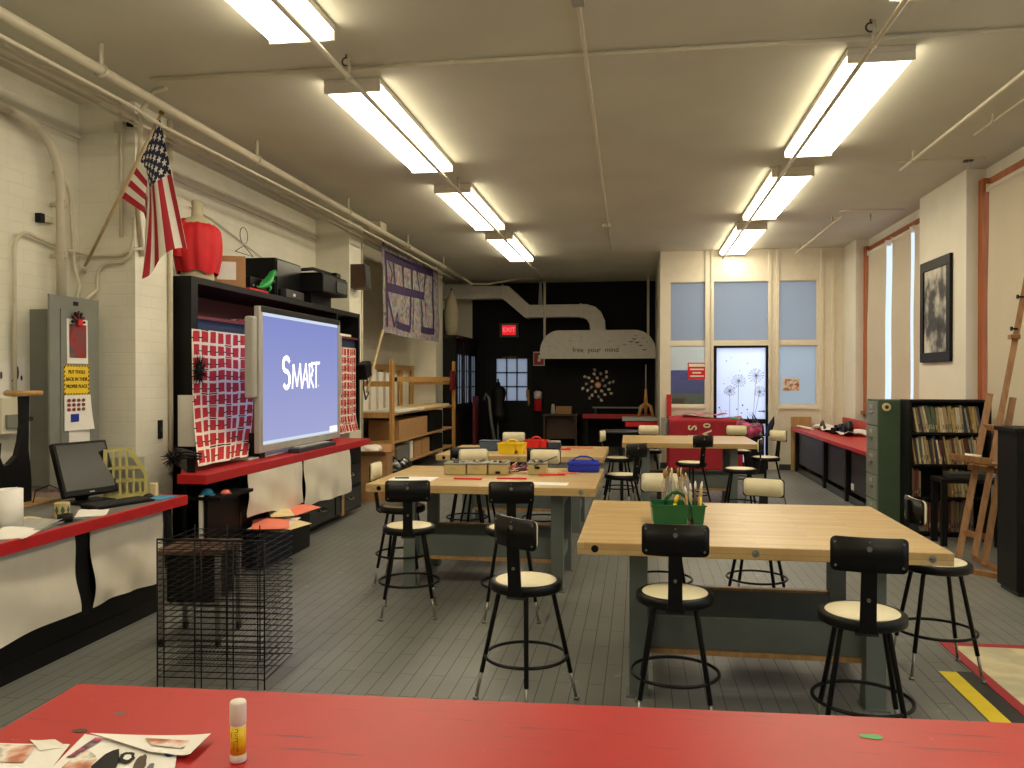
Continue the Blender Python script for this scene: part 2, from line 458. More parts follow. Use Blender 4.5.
def tag(o, label=None, cat=None, group=None, kind=None):
    if label: o['label'] = label
    if cat: o['category'] = cat
    if group: o['group'] = group
    if kind: o['kind'] = kind
    return o
def thing(name, label, cat, loc=(0, 0, 0), rz=0, group=None, sz=1.0):
    o = bpy.data.objects.new(name, None); C.objects.link(o); o.empty_display_size = .05
    o.location = loc; o.rotation_euler = (0, 0, rz); o.scale = (1, 1, sz)
    return tag(o, label, cat, group)
def part(t, name, mb, label=None):
    o = bpy.data.objects.new(name, mb.mesh(name)); C.objects.link(o); o.parent = t
    if label: o['label'] = label
    return o
def solo(name, mb, label=None, cat=None, group=None, kind=None):
    """a top-level mesh with its origin at the middle of its underside"""
    xs = [v.x for v in mb.v]; ys = [v.y for v in mb.v]; zs = [v.z for v in mb.v]
    c = Vector(((min(xs) + max(xs)) / 2, (min(ys) + max(ys)) / 2, min(zs)))
    mb.v = [v - c for v in mb.v]
    o = bpy.data.objects.new(name, mb.mesh(name)); C.objects.link(o); o.location = c
    return tag(o, label, cat, group, kind)
def struct(name, mb, parent=None):
    if parent: return part(parent, name, mb)
    o = bpy.data.objects.new(name, mb.mesh(name)); C.objects.link(o); o['kind'] = 'structure'; return o
def dup(root, loc, rz=0, label=None, sz=None, group=None):
    r = root.copy(); C.objects.link(r); r.location = loc; r.rotation_euler = (0, 0, rz)
    if sz: r.scale = (1, 1, sz)
    if label: r['label'] = label
    if group: r['group'] = group
    for ch in list(root.children):
        c = ch.copy(); C.objects.link(c); c.parent = r
        for g in ch.children:
            d = g.copy(); C.objects.link(d); d.parent = c
    return r
def Tm(loc=(0, 0, 0), rot=(0, 0, 0)):
    return Matrix.Translation(loc) @ Euler(rot).to_matrix().to_4x4()
def ordinal(i):
    return ['first', 'second', 'third', 'fourth', 'fifth', 'sixth', 'seventh', 'eighth', 'ninth', 'tenth', 'eleventh', 'twelfth', 'thirteenth', 'fourteenth', 'fifteenth', 'sixteenth',
            'seventeenth', 'eighteenth', 'nineteenth', 'twentieth', 'twenty-first', 'twenty-second', 'twenty-third', 'twenty-fourth', 'twenty-fifth', 'twenty-sixth', 'twenty-seventh', 'twenty-eighth',
            'twenty-ninth', 'thirtieth', 'thirty-first', 'thirty-second', 'thirty-third', 'thirty-fourth', 'thirty-fifth', 'thirty-sixth'][i]
VEST=95; EXPO=-0.08
# ================================================================ THE ROOM
CE = 3.85
WL, WR = -4.55, 3.7
b = MB(); b.box(-4.9, -2.6, -.12, 4.1, 19.9, 0, 'floor'); struct('floor', b)
b = MB(); b.box(-4.9, -2.6, CE, 4.1, 19.9, CE + .15, 'ceiling'); struct('ceiling', b)
b = MB(); b.box(WL - .2, -2.6, 0, WL, 19.7, CE, 'wall')
# slim ledge of plaster above the bricks
b.box(WL, -2.6, 3.56, WL + .03, 19.5, 3.60, 'trimwhite')
struct('wall_left', b)
for y0, y1 in ((1.1, 1.65), (6.23, 6.77), (11.3, 11.9), (16.4, 17.0)):
    b = MB(); b.box(WL, y0, 0, -4.05, y1, CE, 'wall'); struct('wall_pillar', b)
# right wall: piers, strip over the windows, parapet under them
b = MB(); WB = 1.02
b.box(3.7, -2.6, 0, 3.95, 19.7, WB, 'plaster')
b.box(3.7, -2.6, 3.72, 3.95, 19.7, CE, 'plaster')
for y0, y1 in ((14.2, 19.5), (9.6, 11.1), (4.6, 6.1), (-2.6, -.4)): b.box(3.5, y0, 0, 3.95, y1, CE, 'plaster')
struct('wall_right', b)
b = MB(); b.box(-4.75, -2.75, 0, 3.95, -2.6, CE, 'plaster'); struct('wall_near', b)
# dark far wall with a door opening
b = MB(); DX0, DX1 = -3.62, -2.48
b.box(-4.55, 19.5, 0, -3.92, 19.62, CE, 'trimwhite')
b.box(-3.92, 19.5, 0, DX0, 19.62, CE, 'blackwall'); b.box(DX1, 19.5, 0, 3.7, 19.62, CE, 'blackwall'); b.box(DX0, 19.5, 2.12, DX1, 19.62, CE, 'blackwall')
struct('wall_back', b)
b = MB(); b.box(DX0, 19.49, 0, DX0 + .06, 19.6, 2.12, 'black'); b.box(DX1 - .06, 19.49, 0, DX1, 19.6, 2.12, 'black'); b.box(DX0, 19.49, 2.06, DX1, 19.6, 2.12, 'black')
b.box(DX0 + .06, 19.53, 0, DX1 - .06, 19.58, 1.06, 'black')
b.box(DX0 + .06, 19.53, 1.06, -3.34, 19.58, 2.06, 'black'); b.box(-2.60, 19.53, 1.06, DX1 - .06, 19.58, 2.06, 'black')
door1 = struct('door_1', b)
b = MB(); b.box(-3.34, 19.548, 1.06, -2.60, 19.556, 2.06, 'frost_upper'); struct('door_pane', b, door1)
b = MB()
for i in range(1, 3): b.box(-3.34 + i * .2467 - .012, 19.53, 1.06, -3.34 + i * .2467 + .012, 19.57, 2.06, 'black')
for i in range(1, 3): b.box(-3.34, 19.53, 1.06 + i * .333 - .012, -2.60, 19.57, 1.06 + i * .333 + .012, 'black')
struct('door_muntin', b, door1)
b = MB(); b.box(-3.2, 19.50, 2.07, -2.75, 19.53, 2.10, 'brass'); b.cyl((-3.2, 19.47, 2.10), (-2.85, 19.47, 2.10), .02, 'brass'); struct('door_closer', b, door1)
b = MB(); b.box(-2.58, 19.50, .95, -2.51, 19.53, 1.15, 'brass'); b.cyl((-2.545, 19.5, 1.02), (-2.545, 19.44, 1.02), .025, 'brass'); struct('door_handle', b, door1)

# white partition with frosted panes, x .39-3.5, at y 15
PY = 15.0
cols = [(.56, 1.18), (1.31, 2.26), (2.42, 3.07)]
b = MB()
def pw(x0, z0, x1, z1, y0=PY, y1=PY + .12, m='trimwhite'): b.box(x0, y0, z0, x1, y1, z1, m)
pw(.39, 0, .56, CE); pw(1.18, 0, 1.31, CE); pw(2.26, 0, 2.42, CE); pw(3.07, 0, 3.5, CE)
for x0, x1 in cols: pw(x0, 3.30, x1, CE); pw(x0, 2.17, x1, 2.25)
pw(.56, 0, 1.18, 1.12); pw(2.42, 0, 3.07, 1.13)
for x in (.39, 1.17, 1.27, 2.25, 2.38, 3.12, 3.3):      # raised battens
    b.box(x, PY - .025, 0, x + .045, PY, CE, 'trimwhite')
for x0, x1 in (cols[0], cols[2]): b.box(x0 - .02, PY - .03, 1.06, x1 + .02, PY, 1.10, 'trimwhite')
struct('wall_partition', b)
b = MB(); b.box(.39, PY + .12, 0, .5, 19.5, CE, 'trimwhite'); struct('wall_side', b)
b = MB(); b.box(.5, 17.6, 0, 3.7, 17.75, CE, 'plaster'); struct('wall_vestibule', b)
def pane(n, x0, x1, z0, z1, m):
    b = MB(); b.box(x0, PY + .05, z0, x1, PY + .058, z1, m); w = struct('window_%d' % n, b)
    f = MB(); t = .014
    f.box(x0, PY + .02, z0, x0 + t, PY + .09, z1, 'trimwhite'); f.box(x1 - t, PY + .02, z0, x1, PY + .09, z1, 'trimwhite')
    f.box(x0 + t, PY + .02, z0, x1 - t, PY + .09, z0 + t, 'trimwhite'); f.box(x0 + t, PY + .02, z1 - t, x1 - t, PY + .09, z1, 'trimwhite')
    struct('window_frame', f, w); return w
pane(1, .56, 1.18, 2.25, 3.30, 'frost_upper'); pane(2, 1.31, 2.26, 2.25, 3.30, 'frost_upper'); pane(3, 2.42, 3.07, 2.25, 3.30, 'frost_upper')
pane(4, .56, 1.18, 1.12, 2.17, 'glass'); pane(5, 2.42, 3.07, 1.13, 2.17, 'frost_low')
# door with a pale glass leaf and drawn dandelions
b = MB()
b.box(1.32, PY + .01, 0, 1.37, PY + .1, 2.17, 'black'); b.box(2.21, PY + .01, 0, 2.25, PY + .1, 2.17, 'black'); b.box(1.37, PY + .01, 2.13, 2.21, PY + .1, 2.17, 'black')
b.box(1.37, PY + .02, .80, 2.21, PY + .08, .88, 'black'); b.box(1.37, PY + .02, 0, 2.21, PY + .08, .12, 'black')
door2 = struct('door_2', b)
b = MB(); b.box(1.37, PY + .045, .88, 2.21, PY + .052, 2.13, 'frost_door'); b.box(1.37, PY + .045, .12, 2.21, PY + .052, .80, 'frost_door'); struct('door_pane', b, door2)
b = MB(); rd = random.Random(3)
def dot(x, z, r, m='darkgrey'): b.cyl((x, PY + .044, z), (x, PY + .0415, z), r, m, n=8)
def line(x0, z0, x1, z1, w=.005, m='midgrey'):
    dx, dz = x1 - x0, z1 - z0; L = math.hypot(dx, dz) or 1; nx, nz = -dz / L * w / 2, dx / L * w / 2
    b.prism([(x0 + nx, z0 + nz), (x1 + nx, z1 + nz), (x1 - nx, z1 - nz), (x0 - nx, z0 - nz)], 'y', PY + .041, PY + .044, m)
for (cx, cz, r, foot) in ((1.75, 1.55, .11, 1.74), (2.05, 1.645, .12, 2.0), (1.60, 1.375, .085, 1.60), (2.11, 1.36, .085, 2.02)):
    line(cx, cz, foot, .90, .007)
    for k in range(16):
        a = 2 * PI * k / 16 + rd.uniform(-.08, .08); rr = r * rd.uniform(.75, 1)
        line(cx, cz, cx + rr * math.cos(a), cz + rr * math.sin(a), .0055)
        ex, ez = cx + rr * math.cos(a), cz + rr * math.sin(a)
        for da in (-.7, 0, .7): line(ex, ez, ex + .022 * math.cos(a + da), ez + .022 * math.sin(a + da), .0045)
    dot(cx, cz, .016, 'darkgrey')
for x, z, r in ((1.82, 1.12, .015), (1.72, 1.05, .013), (1.90, 1.045, .012), (1.80, .985, .012), (1.42, 1.08, .013), (1.53, 1.02, .007), (2.10, 1.02, .008), (1.54, 1.90, .01), (1.62, 1.96, .006), (1.90, 1.86, .009), (1.77, 1.73, .006), (1.50, 1.50, .008), (1.57, 1.6, .006)): dot(x, z, r)
for x0, x1 in ((1.42, 1.49), (1.94, 2.0), (1.90, 1.96)): line(x0, 1.08 if x0 < 1.5 else 1.0, x1, .90, .005)
struct('door_drawing', b, door2)
b = MB(); b.cyl((2.17, PY + .01, 1.02), (2.17, PY - .05, 1.02), .02, 'steel'); b.cyl((2.17, PY - .045, 1.02), (2.07, PY - .045, 1.02), .01, 'steel'); struct('door_handle', b, door2)
# skirtings
b = MB(); b.box(2.43, PY - .045, 0, 3.5, PY - .025, .10, 'darkgrey'); b.box(1.17, PY - .045, 0, 1.32, PY - .025, .10, 'darkgrey'); b.box(.39, PY - .045, 0, 1.17, PY - .025, .10, 'darkgrey'); struct('baseboard_partition', b)
b = MB(); b.box(3.48, 11.1, 0, 3.7, 14.2, .0 + .1, 'trimwhite'); struct('baseboard_right', b)
# right windows: wooden casing, sashes, panes
def rwin(n, y0, y1):
    f = MB(); z0, z1 = WB, 3.72; x0 = 3.66
    f.box(3.62, y0, z0, 3.80, y0 + .13, z1, 'orangewood'); f.box(3.62, y1 - .13, z0, 3.80, y1, z1, 'orangewood')
    f.box(3.68, y0 + .13, z1 - .07, 3.80, y1 - .13, z1, 'orangewood'); f.box(x0 - .08, y0, z0, 3.80, y1, z0 + .05, 'orangewood')
    m = (y0 + y1) / 2; f.box(3.72, m - .04, z0 + .05, 3.80, m + .04, z1 - .07, 'orangewood'); 
    w = struct('window_%d' % n, f)
    g = MB(); g.box(3.755, y0 + .09, z0 + .05, 3.761, y1 - .09, z1 - .07, 'glass'); struct('window_pane', g, w)
rwin(6, 11.1, 14.2); rwin(7, 6.1, 9.6); rwin(8, -.4, 4.6)

# ================================================================ CEILING LIGHTS
def make_light():
    t = thing('ceiling_light', 'x', 'ceiling light', group='long fluorescent ceiling lights')
    L, w = 2.48, .22
    b = MB(); b.box(-w, 0, .055, w, L, .10, 'trimwhite', .006); part(t, 'housing', b)
    b = MB()   # wraparound lens: rounded section
    sec = [(-w + .005, .055), (-w + .005, .02), (-w + .03, .003), (0, 0), (w - .03, .003), (w - .005, .02), (w - .005, .055)]
    b.prism(sec, 'y', .02, L - .02, 'tube'); part(t, 'diffuser', b)
    for y in (0, L):
        b = MB(); s = 1 if y == 0 else -1
        b.box(-w, y, -.004, w, y + s * .022, .055, 'trimwhite', .004); part(t, 'end_cap', b)
    return t
L0 = make_light()
names = [(-2.13, 'left'), (1.63, 'right')]
desc = {(0, 0): 'lit ceiling light of the board side row, out of sight over the viewer',
        (0, 1): 'large lit ceiling light cut by the top edge, above the flag side',
        (0, 2): 'long lit ceiling light above the smart board side, nearest one shown whole',
        (0, 3): 'lit ceiling light in the row by the board, between two others, above the tool-box table',
        (0, 4): 'smallest lit ceiling light in the row by the board, closest to the exhaust duct',
        (1, 0): 'lit ceiling light of the window side row, out of sight over the viewer',
        (1, 1): 'lit ceiling light of the window side row, only its end showing at the top edge',
        (1, 2): 'big lit ceiling light of the window side row, shown whole above the green caddy table',
        (1, 3): 'middle lit ceiling light of the window side row, behind the big one',
        (1, 4): 'smallest lit ceiling light of the window side row, just before the white partition'}
first = True
for r_, (x, _) in enumerate(names):
    for k, y in enumerate((-.8, 2.6, 6.0, 9.42, 12.7) if r_ == 0 else (-.8, 2.55, 5.95, 9.2, 12.42)):
        if first: o = L0; o.location = (x, y, CE - .10); o['label'] = desc[(r_, k)]; first = False
        else: dup(L0, (x, y, CE - .10), 0, desc[(r_, k)])

# ================================================================ PIPES AND CONDUITS
def pipe(label, pts, r, clamps=(), cat='pipe', name='conduit', m='pipe', n=10, group=None, clampdir=(0, 0, 1), cl=.08):
    t = thing(name, label, cat, pts[0], group=group)
    o = Vector(pts[0]); b = MB(); b.tube([Vector(p) - o for p in pts], r, m, n); part(t, 'tubing', b)
    for c in clamps:
        c = Vector(c) - o; k = MB(); cd = Vector(clampdir); k.cyl(c - cd * (r * 1.2), c + cd * cl, .008 + r * .25, m, 8)
        a = cd.orthogonal().normalized() * (r * 1.35)
        k.cyl(c - Vector((0, .012, 0)), c + Vector((0, .012, 0)), r * 1.35, m, 12); part(t, 'clamp', k)
    return t
def arc(p0, p1, p2, n=7):
    p0, p1, p2 = map(Vector, (p0, p1, p2)); return [p0.lerp(p1, t / n).lerp(p1.lerp(p2, t / n), t / n) for t in range(n + 1)]
pipe('pale conduit hung under the row of lights on the board side', [(-1.99, -2.5, 3.69), (-1.99, 15.7, 3.69), (-1.99, 16.2, 3.74), (-2.05, 18.6, 3.76)], .017, [(-1.99, y, 3.69) for y in (2.4, 5.55, 9.1, 12.5, 15.4)], cl=.15)
pipe('pale conduit hung under the row of lights on the window side', [(1.46, -2.5, 3.69), (1.46, 14.9, 3.69)], .017, [(1.46, y, 3.69) for y in (2.4, 5.5, 9.1, 12.5)], cl=.15)
for i, (x, y) in enumerate(((-1.99, 5.55), (1.46, 5.5))):
    b = MB(); c = Vector((x - .02, y, 3.80)); b.tube([c + Vector((.028 * math.cos(a), 0, .028 * math.sin(a))) for a in [2 * PI * k / 14 for k in range(14)]], .006, 'darkgrey', 6, True); b.cyl(c + Vector((0, 0, .028)), (x - .02, y, CE), .005, 'darkgrey')
    solo('ceiling_hook', b, ['dark round eye hook in the ceiling by the flag-side conduit', 'dark round eye hook in the ceiling by the window-side conduit'][i], 'hook')
pipe('thin conduit running straight down the middle of the ceiling', [(-.33, -2.5, 3.825), (-.35, 4.9, 3.825), (-.46, 14.7, 3.825)], .014)
b = MB(); b.cyl((-.46, 12.2, CE), (-.46, 12.2, 3.80), .06, 'pipe', 14); solo('ceiling_junction_box', b, 'small round pale junction box on the middle ceiling conduit', 'junction box')
b = MB(); b.box(-.39, 4.85, 3.80, -.31, 4.95, CE, 'lightgrey', .006); solo('ceiling_bracket', b, 'small grey bracket where the middle ceiling conduit enters the top edge', 'bracket')
pipe('thin conduit running across the ceiling from wall to wall', [(-3.6, 5.74, 3.825), (3.45, 5.74, 3.825)], .015, [(x, 5.74, 3.825) for x in (-1.3, .3, 2.2)], cl=.02)
yy = lambda ys, x, z: [(x, y, z) for y in ys]
pipe('thick pale pipe running along the ceiling on the flag side', [(-3.56, -2.5, 3.66), (-3.56, 16.6, 3.66)], .036, yy((3.2, 5.1, 7.4, 9.9, 12.6, 15), -3.56, 3.66), clampdir=(0, 0, 1), cl=.18)
pipe('thin pale conduit just below the thick ceiling pipe', [(-3.64, -2.5, 3.575), (-3.64, 5.6, 3.575), (-3.66, 6.0, 3.56), (-3.62, 9.5, 3.575), (-3.64, 16.2, 3.575)], .014)
pipe('medium pale conduit nearer the brick wall than the thick ceiling pipe', [(-3.92, -2.5, 3.66), (-3.92, 16.3, 3.66)], .025)
pipe('thinnest pale conduit hugging the brick side of the ceiling pipes', [(-4.0, -2.5, 3.64), (-4.0, 16.3, 3.64)], .012)
b = MB(); b.box(-3.80, 11.4, 3.68, -3.62, 11.7, 3.84, 'pipe', .01); solo('junction_box', b, 'pale square junction box on the ceiling pipes above the brown wall speaker', 'junction box')
pipe('bent conduit leaving the far end of the wall pipes toward the hood', [(-3.56, 16.6, 3.66), (-3.5, 17.3, 3.60), (-3.2, 17.6, 3.62), (-2.6, 18.2, 3.80), (-2.3, 18.5, 3.84)], .022)
pipe('curved pipe dropping from the thick ceiling pipe to the first brick pillar', [(-3.60, 5.95, 3.84), (-3.72, 5.97, 3.82), (-3.86, 6.02, 3.70), (-3.93, 6.12, 3.45), (-4.03, 6.2, 3.2), (-4.03, 6.3, 2.6)], .018)
# wall pipes left of the panel
big = [(-4.44, -2.5, 3.52), (-4.44, 5.32, 3.52)] + arc((-4.44, 5.32, 3.52), (-4.44, 5.87, 3.52), (-4.44, 5.87, 3.05)) + [(-4.44, 5.87, 2.2)]
pipe('big pale pipe curving down the brick wall into the grey electrical panel', big, .036, [(-4.44, 5.87, z) for z in (2.95, 2.55)], clampdir=(-1, 0, 0), cl=.09)
pipe('slim conduit beside the big curved pipe, entering the panel top', [(-4.50, 5.86, 3.2), (-4.50, 5.99, 3.15)] + arc((-4.50, 5.99, 3.15), (-4.50, 6.07, 3.1), (-4.50, 6.07, 2.9)) + [(-4.5, 6.10, 2.5), (-4.47, 6.13, 2.35), (-4.45, 6.04, 2.2)], .013)
pipe('small conduit looping from the switch box across the brick wall to the pillar', [(-4.50, 5.45, 1.44), (-4.50, 5.45, 2.52)] + arc((-4.50, 5.45, 2.52), (-4.50, 5.46, 2.68), (-4.50, 5.60, 2.68)) + [(-4.50, 6.0, 2.62), (-4.50, 6.15, 2.62), (-4.42, 6.2, 2.60), (-4.15, 6.2, 2.60), (-4.07, 6.2, 2.64), (-4.02, 6.28, 2.66)], .014)
pipe('conduit rising from the electrical panel up the side of the pillar', [(-4.36, 6.0, 2.2), (-4.36, 6.19, 2.32)] + arc((-4.36, 6.19, 2.40), (-4.36, 6.19, 2.53), (-4.24, 6.19, 2.54)) + [(-4.14, 6.19, 2.54), (-4.07, 6.19, 2.6), (-4.04, 6.2, 2.75), (-4.04, 6.2, 2.9)], .014)
pipe('straight thin conduit on the side of the first brick pillar', [(-4.16, 6.21, 2.75), (-4.16, 6.21, 3.84)], .014)
b = MB(); b.box(-4.20, 6.17, 3.60, -4.12, 6.23, 3.68, 'pipe', .006); solo('junction_box', b, 'small pale junction box high on the side of the first pillar', 'junction box')
b = MB(); b.box(-4.10, 6.19, 3.64, -4.06, 6.23, 3.69, 'black', .004); solo('wall_clip', b, 'tiny black clip high on the side of the first pillar', 'clip')
b = MB(); b.box(WL, 5.77, 2.80, WL + .05, 5.86, 2.85, 'pipe', .004); b.box(WL, 5.72, 2.79, WL + .05, 5.77, 2.86, 'black', .004); solo('pipe_bracket', b, 'pale bracket with a black end beside the big curved pipe', 'bracket')
pipe('vertical conduit down the front corner of the first pillar', [(-4.03, 6.71, .78), (-4.03, 6.71, 3.84)], .022)
pipe('vertical conduit on the front of the second pillar above the brown speaker', [(-4.04, 11.82, .2), (-4.04, 11.82, 3.6)], .016)
pipe('sagging wire across the brick wall above the black hutch', [(WL + .02, 7.9, 3.35), (WL + .02, 8.4, 3.3), (WL + .02, 11.1, 2.75)], .006, cat='wire', name='wall_wire', n=6)
# right ceiling rails
for i, pts in enumerate(([(2.62, 8.9, 3.70), (2.62, 2.0, 3.70)], [(2.98, 8.0, 3.78), (3.0, 4.2, 3.78)], [(2.67, 14.8, 3.74), (2.67, 11.6, 3.74)])):
    lab = ['pale hanging rail near the big window at the upper corner', 'short thin rail beside the near window, higher than the hanging rail', 'pale hanging rail on the ceiling near the far window'][i]
    t = pipe(lab, pts, .016 if i != 1 else .01, [(pts[0][0], pts[0][1] - .4, pts[0][2]), (pts[0][0], pts[1][1] + .5, pts[0][2])], cat='rail', name='ceiling_rail', cl=.1)
pipe('thin ceiling batten crossing from the hanging rail to the pier', [(2.62, 9.1, 3.845), (3.5, 9.1, 3.845)], .012, cat='batten', name='ceiling_batten')
pipe('thin ceiling batten crossing near the far window', [(2.67, 11.7, 3.845), (3.5, 11.7, 3.845)], .012, cat='batten', name='ceiling_batten')
b = MB(); b.cyl((3.38, 9.2, CE), (3.38, 9.2, 3.76), .008, 'pipe'); b.cyl((3.38, 9.2, 3.77), (3.38, 9.2, 3.75), .02, 'pipe'); b.box(3.33, 9.16, 3.835, 3.41, 9.24, CE, 'darkgrey')
solo('sprinkler_head', b, 'small dark ceiling sprinkler near the pier with the framed picture', 'sprinkler')
b = MB(); b.cyl((3.15, 12.0, CE), (3.15, 12.0, 3.76), .008, 'pipe'); b.lathe([(.03, 0), (.012, .02)], 'pipe', (3.15, 12, 3.74), 10); solo('sprinkler_head', b, 'small pale ceiling sprinkler near the far window', 'sprinkler')
# ================================================================ COUNTER WITH THE COMPUTER
CT = .77
t = thing('computer_counter', 'long grey-topped counter with a bright red front edge along the brick wall', 'counter', (-3.85, 2.2, 0))
o = Vector((-3.85, 2.2, 0))
b = MB(Matrix.Translation(-o)); b.box(-4.54, -1.0, CT - .045, -3.18, 5.44, CT, 'midgrey', .004); part(t, 'worktop', b)
b = MB(Matrix.Translation(-o)); b.box(-3.18, -1.0, CT - .065, -3.15, 5.46, CT + .002, 'red', .004); b.box(-4.54, 5.44, CT - .065, -3.18, 5.46, CT + .002, 'red', .004); part(t, 'red_edge', b)
b = MB(Matrix.Translation(-o)); b.box(-4.54, -1.0, 0, -3.26, 5.30, CT - .045, 'black'); part(t, 'base_cabinet', b)
b = MB(Matrix.Translation(-o)); b.box(-3.26, -1.0, 0, -3.255, 5.30, .10, 'black'); part(t, 'kickboard', b)
def drape(label, x, y0, y1, z1, zb, amp=.014, name='hanging_cloth', group=None, seed=0, waves=3.5, mat='cloth'):
    rd = random.Random(seed); p1, p2 = rd.uniform(0, 6), rd.uniform(0, 6)
    def fn(u, v):
        z = z1 + (zb(u) - z1) * (1 - v)
        w = (1 - v) ** .7
        return (x + .012 + amp * w * (1 + math.sin(u * waves * 2 * PI + p1 + 1.5 * (1 - v))) + .010 * w * (1 + math.sin(u * 9 + v * 7 + p2)), y0 + (y1 - y0) * u + .02 * (1 - v) * math.sin(v * 6 + p1), z)
    b = MB(); b.grid(fn, 46, 24, mat, .003); return solo(name, b, label, 'cloth', group)
drape('white cloth under the red counter edge, nearest and cut by the frame', -3.235, 3.2, 4.36, CT - .067, lambda u: .235 - .012 * math.sin(u * 5), seed=1, waves=2, amp=.008)
drape('white cloth under the red counter edge, beside the counter end', -3.235, 4.50, 5.26, CT - .067, lambda u: .235 + .012 * math.sin(u * 6), seed=2, waves=2.5, amp=.012)
b = MB()
def fn(u, v): return (-3.225 + .006 * math.sin(v * 7), 4.365 + .125 * u + .008 * math.sin(v * 4), .20 + (.50) * v)
b.grid(fn, 6, 14, 'black', .004); solo('black_cloth', b, 'narrow strip of black cloth hanging between the two white cloths', 'cloth')
drape('grey apron cloth hanging at the very end of the computer counter', -3.235, 5.25, 5.36, CT - .067, lambda u: .3, seed=3, waves=1, mat='black')

# electrical panel
t = thing('electrical_panel', 'tall grey electrical panel on the brick wall with papers on its door', 'electrical panel', (-4.4, 5.8, CT))
o = Vector((-4.4, 5.8, CT)); B = lambda: MB(Matrix.Translation(-o))
b = B(); b.box(WL, 5.66, CT + .005, -4.29, 6.05, 2.12, 'panelgrey', .004); part(t, 'box', b)
b = B(); b.box(-4.29, 5.52, CT + .005, -4.272, 6.08, 2.22, 'panelgrey', .003); part(t, 'cover', b)
b = B(); b.box(-4.272, 5.63, .85, -4.264, 6.02, 2.12, 'panelgrey', .002); part(t, 'door', b)
b = B(); b.box(-4.272, 5.78, 2.155, -4.266, 5.83, 2.185, 'black'); part(t, 'badge', b)
def sheet(name, label, cat, x, y0, y1, z0, z1, m, curl=.004, ax='x', extra=None, bow=0.0, group=None):
    b = MB()
    if ax == 'x': b.grid(lambda u, v: (x + curl * (1 - v) ** 2 + bow * math.sin(v * PI), y0 + (y1 - y0) * u, z0 + (z1 - z0) * v), 5, 8, m, .0012)
    if extra: extra(b)
    return solo(name, b, label, cat, group)
X = -4.262
def ex(b): b.box(X + .004, 5.715, 1.80, X + .006, 5.90, 2.02, 'red_abstract'); 
sheet('picture_card', 'white-bordered card with a red and grey picture, top of the papers on the grey panel', 'paper', X, 5.69, 5.93, 1.71, 2.05, 'paper', extra=None)
b = MB(); b.box(X + .006, 5.715, 1.755, X + .0075, 5.905, 2.01, 'red_abstract'); solo('picture_print', b, 'dark red and grey striped picture glued on the top card', 'picture')
b = MB()
for k in range(7):
    a = PI * k / 6; b.prism([(5.80, 2.03), (5.80 + .07 * math.cos(a - .15), 2.03 + .07 * math.sin(a - .15)), (5.80 + .085 * math.cos(a), 2.03 + .085 * math.sin(a)), (5.80 + .07 * math.cos(a + .15), 2.03 + .07 * math.sin(a + .15))], 'x', X + .012, X + .02 + .002 * k, 'darkred' if k % 2 else 'black')
b.box(X + .012, 5.78, 2.0, X + .035, 5.83, 2.05, 'redshirt', .005); solo('magnet_clip', b, 'red and black star-shaped clip above the picture card', 'clip')
b = MB(); y0, y1, z0, z1 = 5.655, 5.945, 1.47, 1.70
b.box(X, y0, z0, X + .002, y1, z1, 'yellow')
n = 9
for k in range(n):
    for zz in (z0, z1 - .014):
        ya = y0 + (y1 - y0) * k / n; b.prism([(ya, zz), (ya + .014, zz), (ya + .028, zz + .014), (ya + .014, zz + .014)], 'x', X + .002, X + .003, 'black')
for k in range(7):
    for ya in (y0, y1 - .014):
        za = z0 + (z1 - z0) * k / 7; b.prism([(ya, za), (ya + .014, za + .012), (ya + .014, za + .026), (ya, za + .014)], 'x', X + .002, X + .003, 'black')
for i, s in enumerate(('PUT TOOLS', 'BACK IN THEIR', 'PROPER PLACE')):
    M = Matrix.Translation((X + .0025, (y0 + y1) / 2, 1.645 - i * .055)) @ Matrix(((0, 0, 1, 0), (1, 0, 0, 0), (0, 1, 0, 0), (0, 0, 0, 1)))
    b.text(s, .036, M, 'black', .0006, .0012)
solo('safety_sign', b, 'yellow safety sign with black striped border telling people to put tools back', 'sign')
b = MB(); b.grid(lambda u, v: (X + .006 + .02 * (1 - v) ** 2 * u, 5.655 + .30 * u + .02 * (1 - v) * u, 1.20 + .27 * v), 6, 6, 'paper', .001)
for i in range(4):
    for j in range(3): b.ball((X + .0095 + .004 * (1 - .7), 5.70 + i * .055, 1.36 + j * .035), .002, .022, .014, 'red_abstract', 8, 4)
b.box(X + .009, 5.72, 1.265, X + .0125, 5.81, 1.325, 'bluecabinet'); solo('newsletter_page', b, 'white printed page with red ovals curling under the yellow sign', 'paper')
b = MB(); b.box(X, 5.71, .98, X + .0015, 5.95, 1.20, 'paper'); solo('blank_sheet', b, 'plain white sheet low on the grey panel, partly behind the monitor', 'paper')
b = MB(); b.box(-4.54, 5.24, 1.20, -4.43, 5.42, 1.46, 'pipe', .006); b.box(-4.43, 5.27, 1.24, -4.41, 5.40, 1.34, 'panelgrey', .004); b.cyl((-4.45, 5.42, 1.3), (-4.40, 5.50, 1.3), .015, 'steel')
solo('switch_box', b, 'small pale switch box on the brick wall beside the electrical panel', 'switch box')
b = MB(); b.grid(lambda u, v: (WL + .012, 4.7 + .9 * u, 1.22 + (.38 + .16 * u) * v), 4, 4, 'paper', .003)
for c in ((5.52, 1.64, .014, .05), (5.56, 1.60, .012, .02), (5.48, 1.58, .02, .012), (5.42, 1.50, .03, .012), (5.36, 1.62, .012, .03)): b.ball((WL + .014, c[0], c[1]), .002, c[2], c[3], 'brown', 8, 5)
solo('wall_poster', b, 'pale poster with brown figures on the brick wall, cut by the frame edge', 'poster')
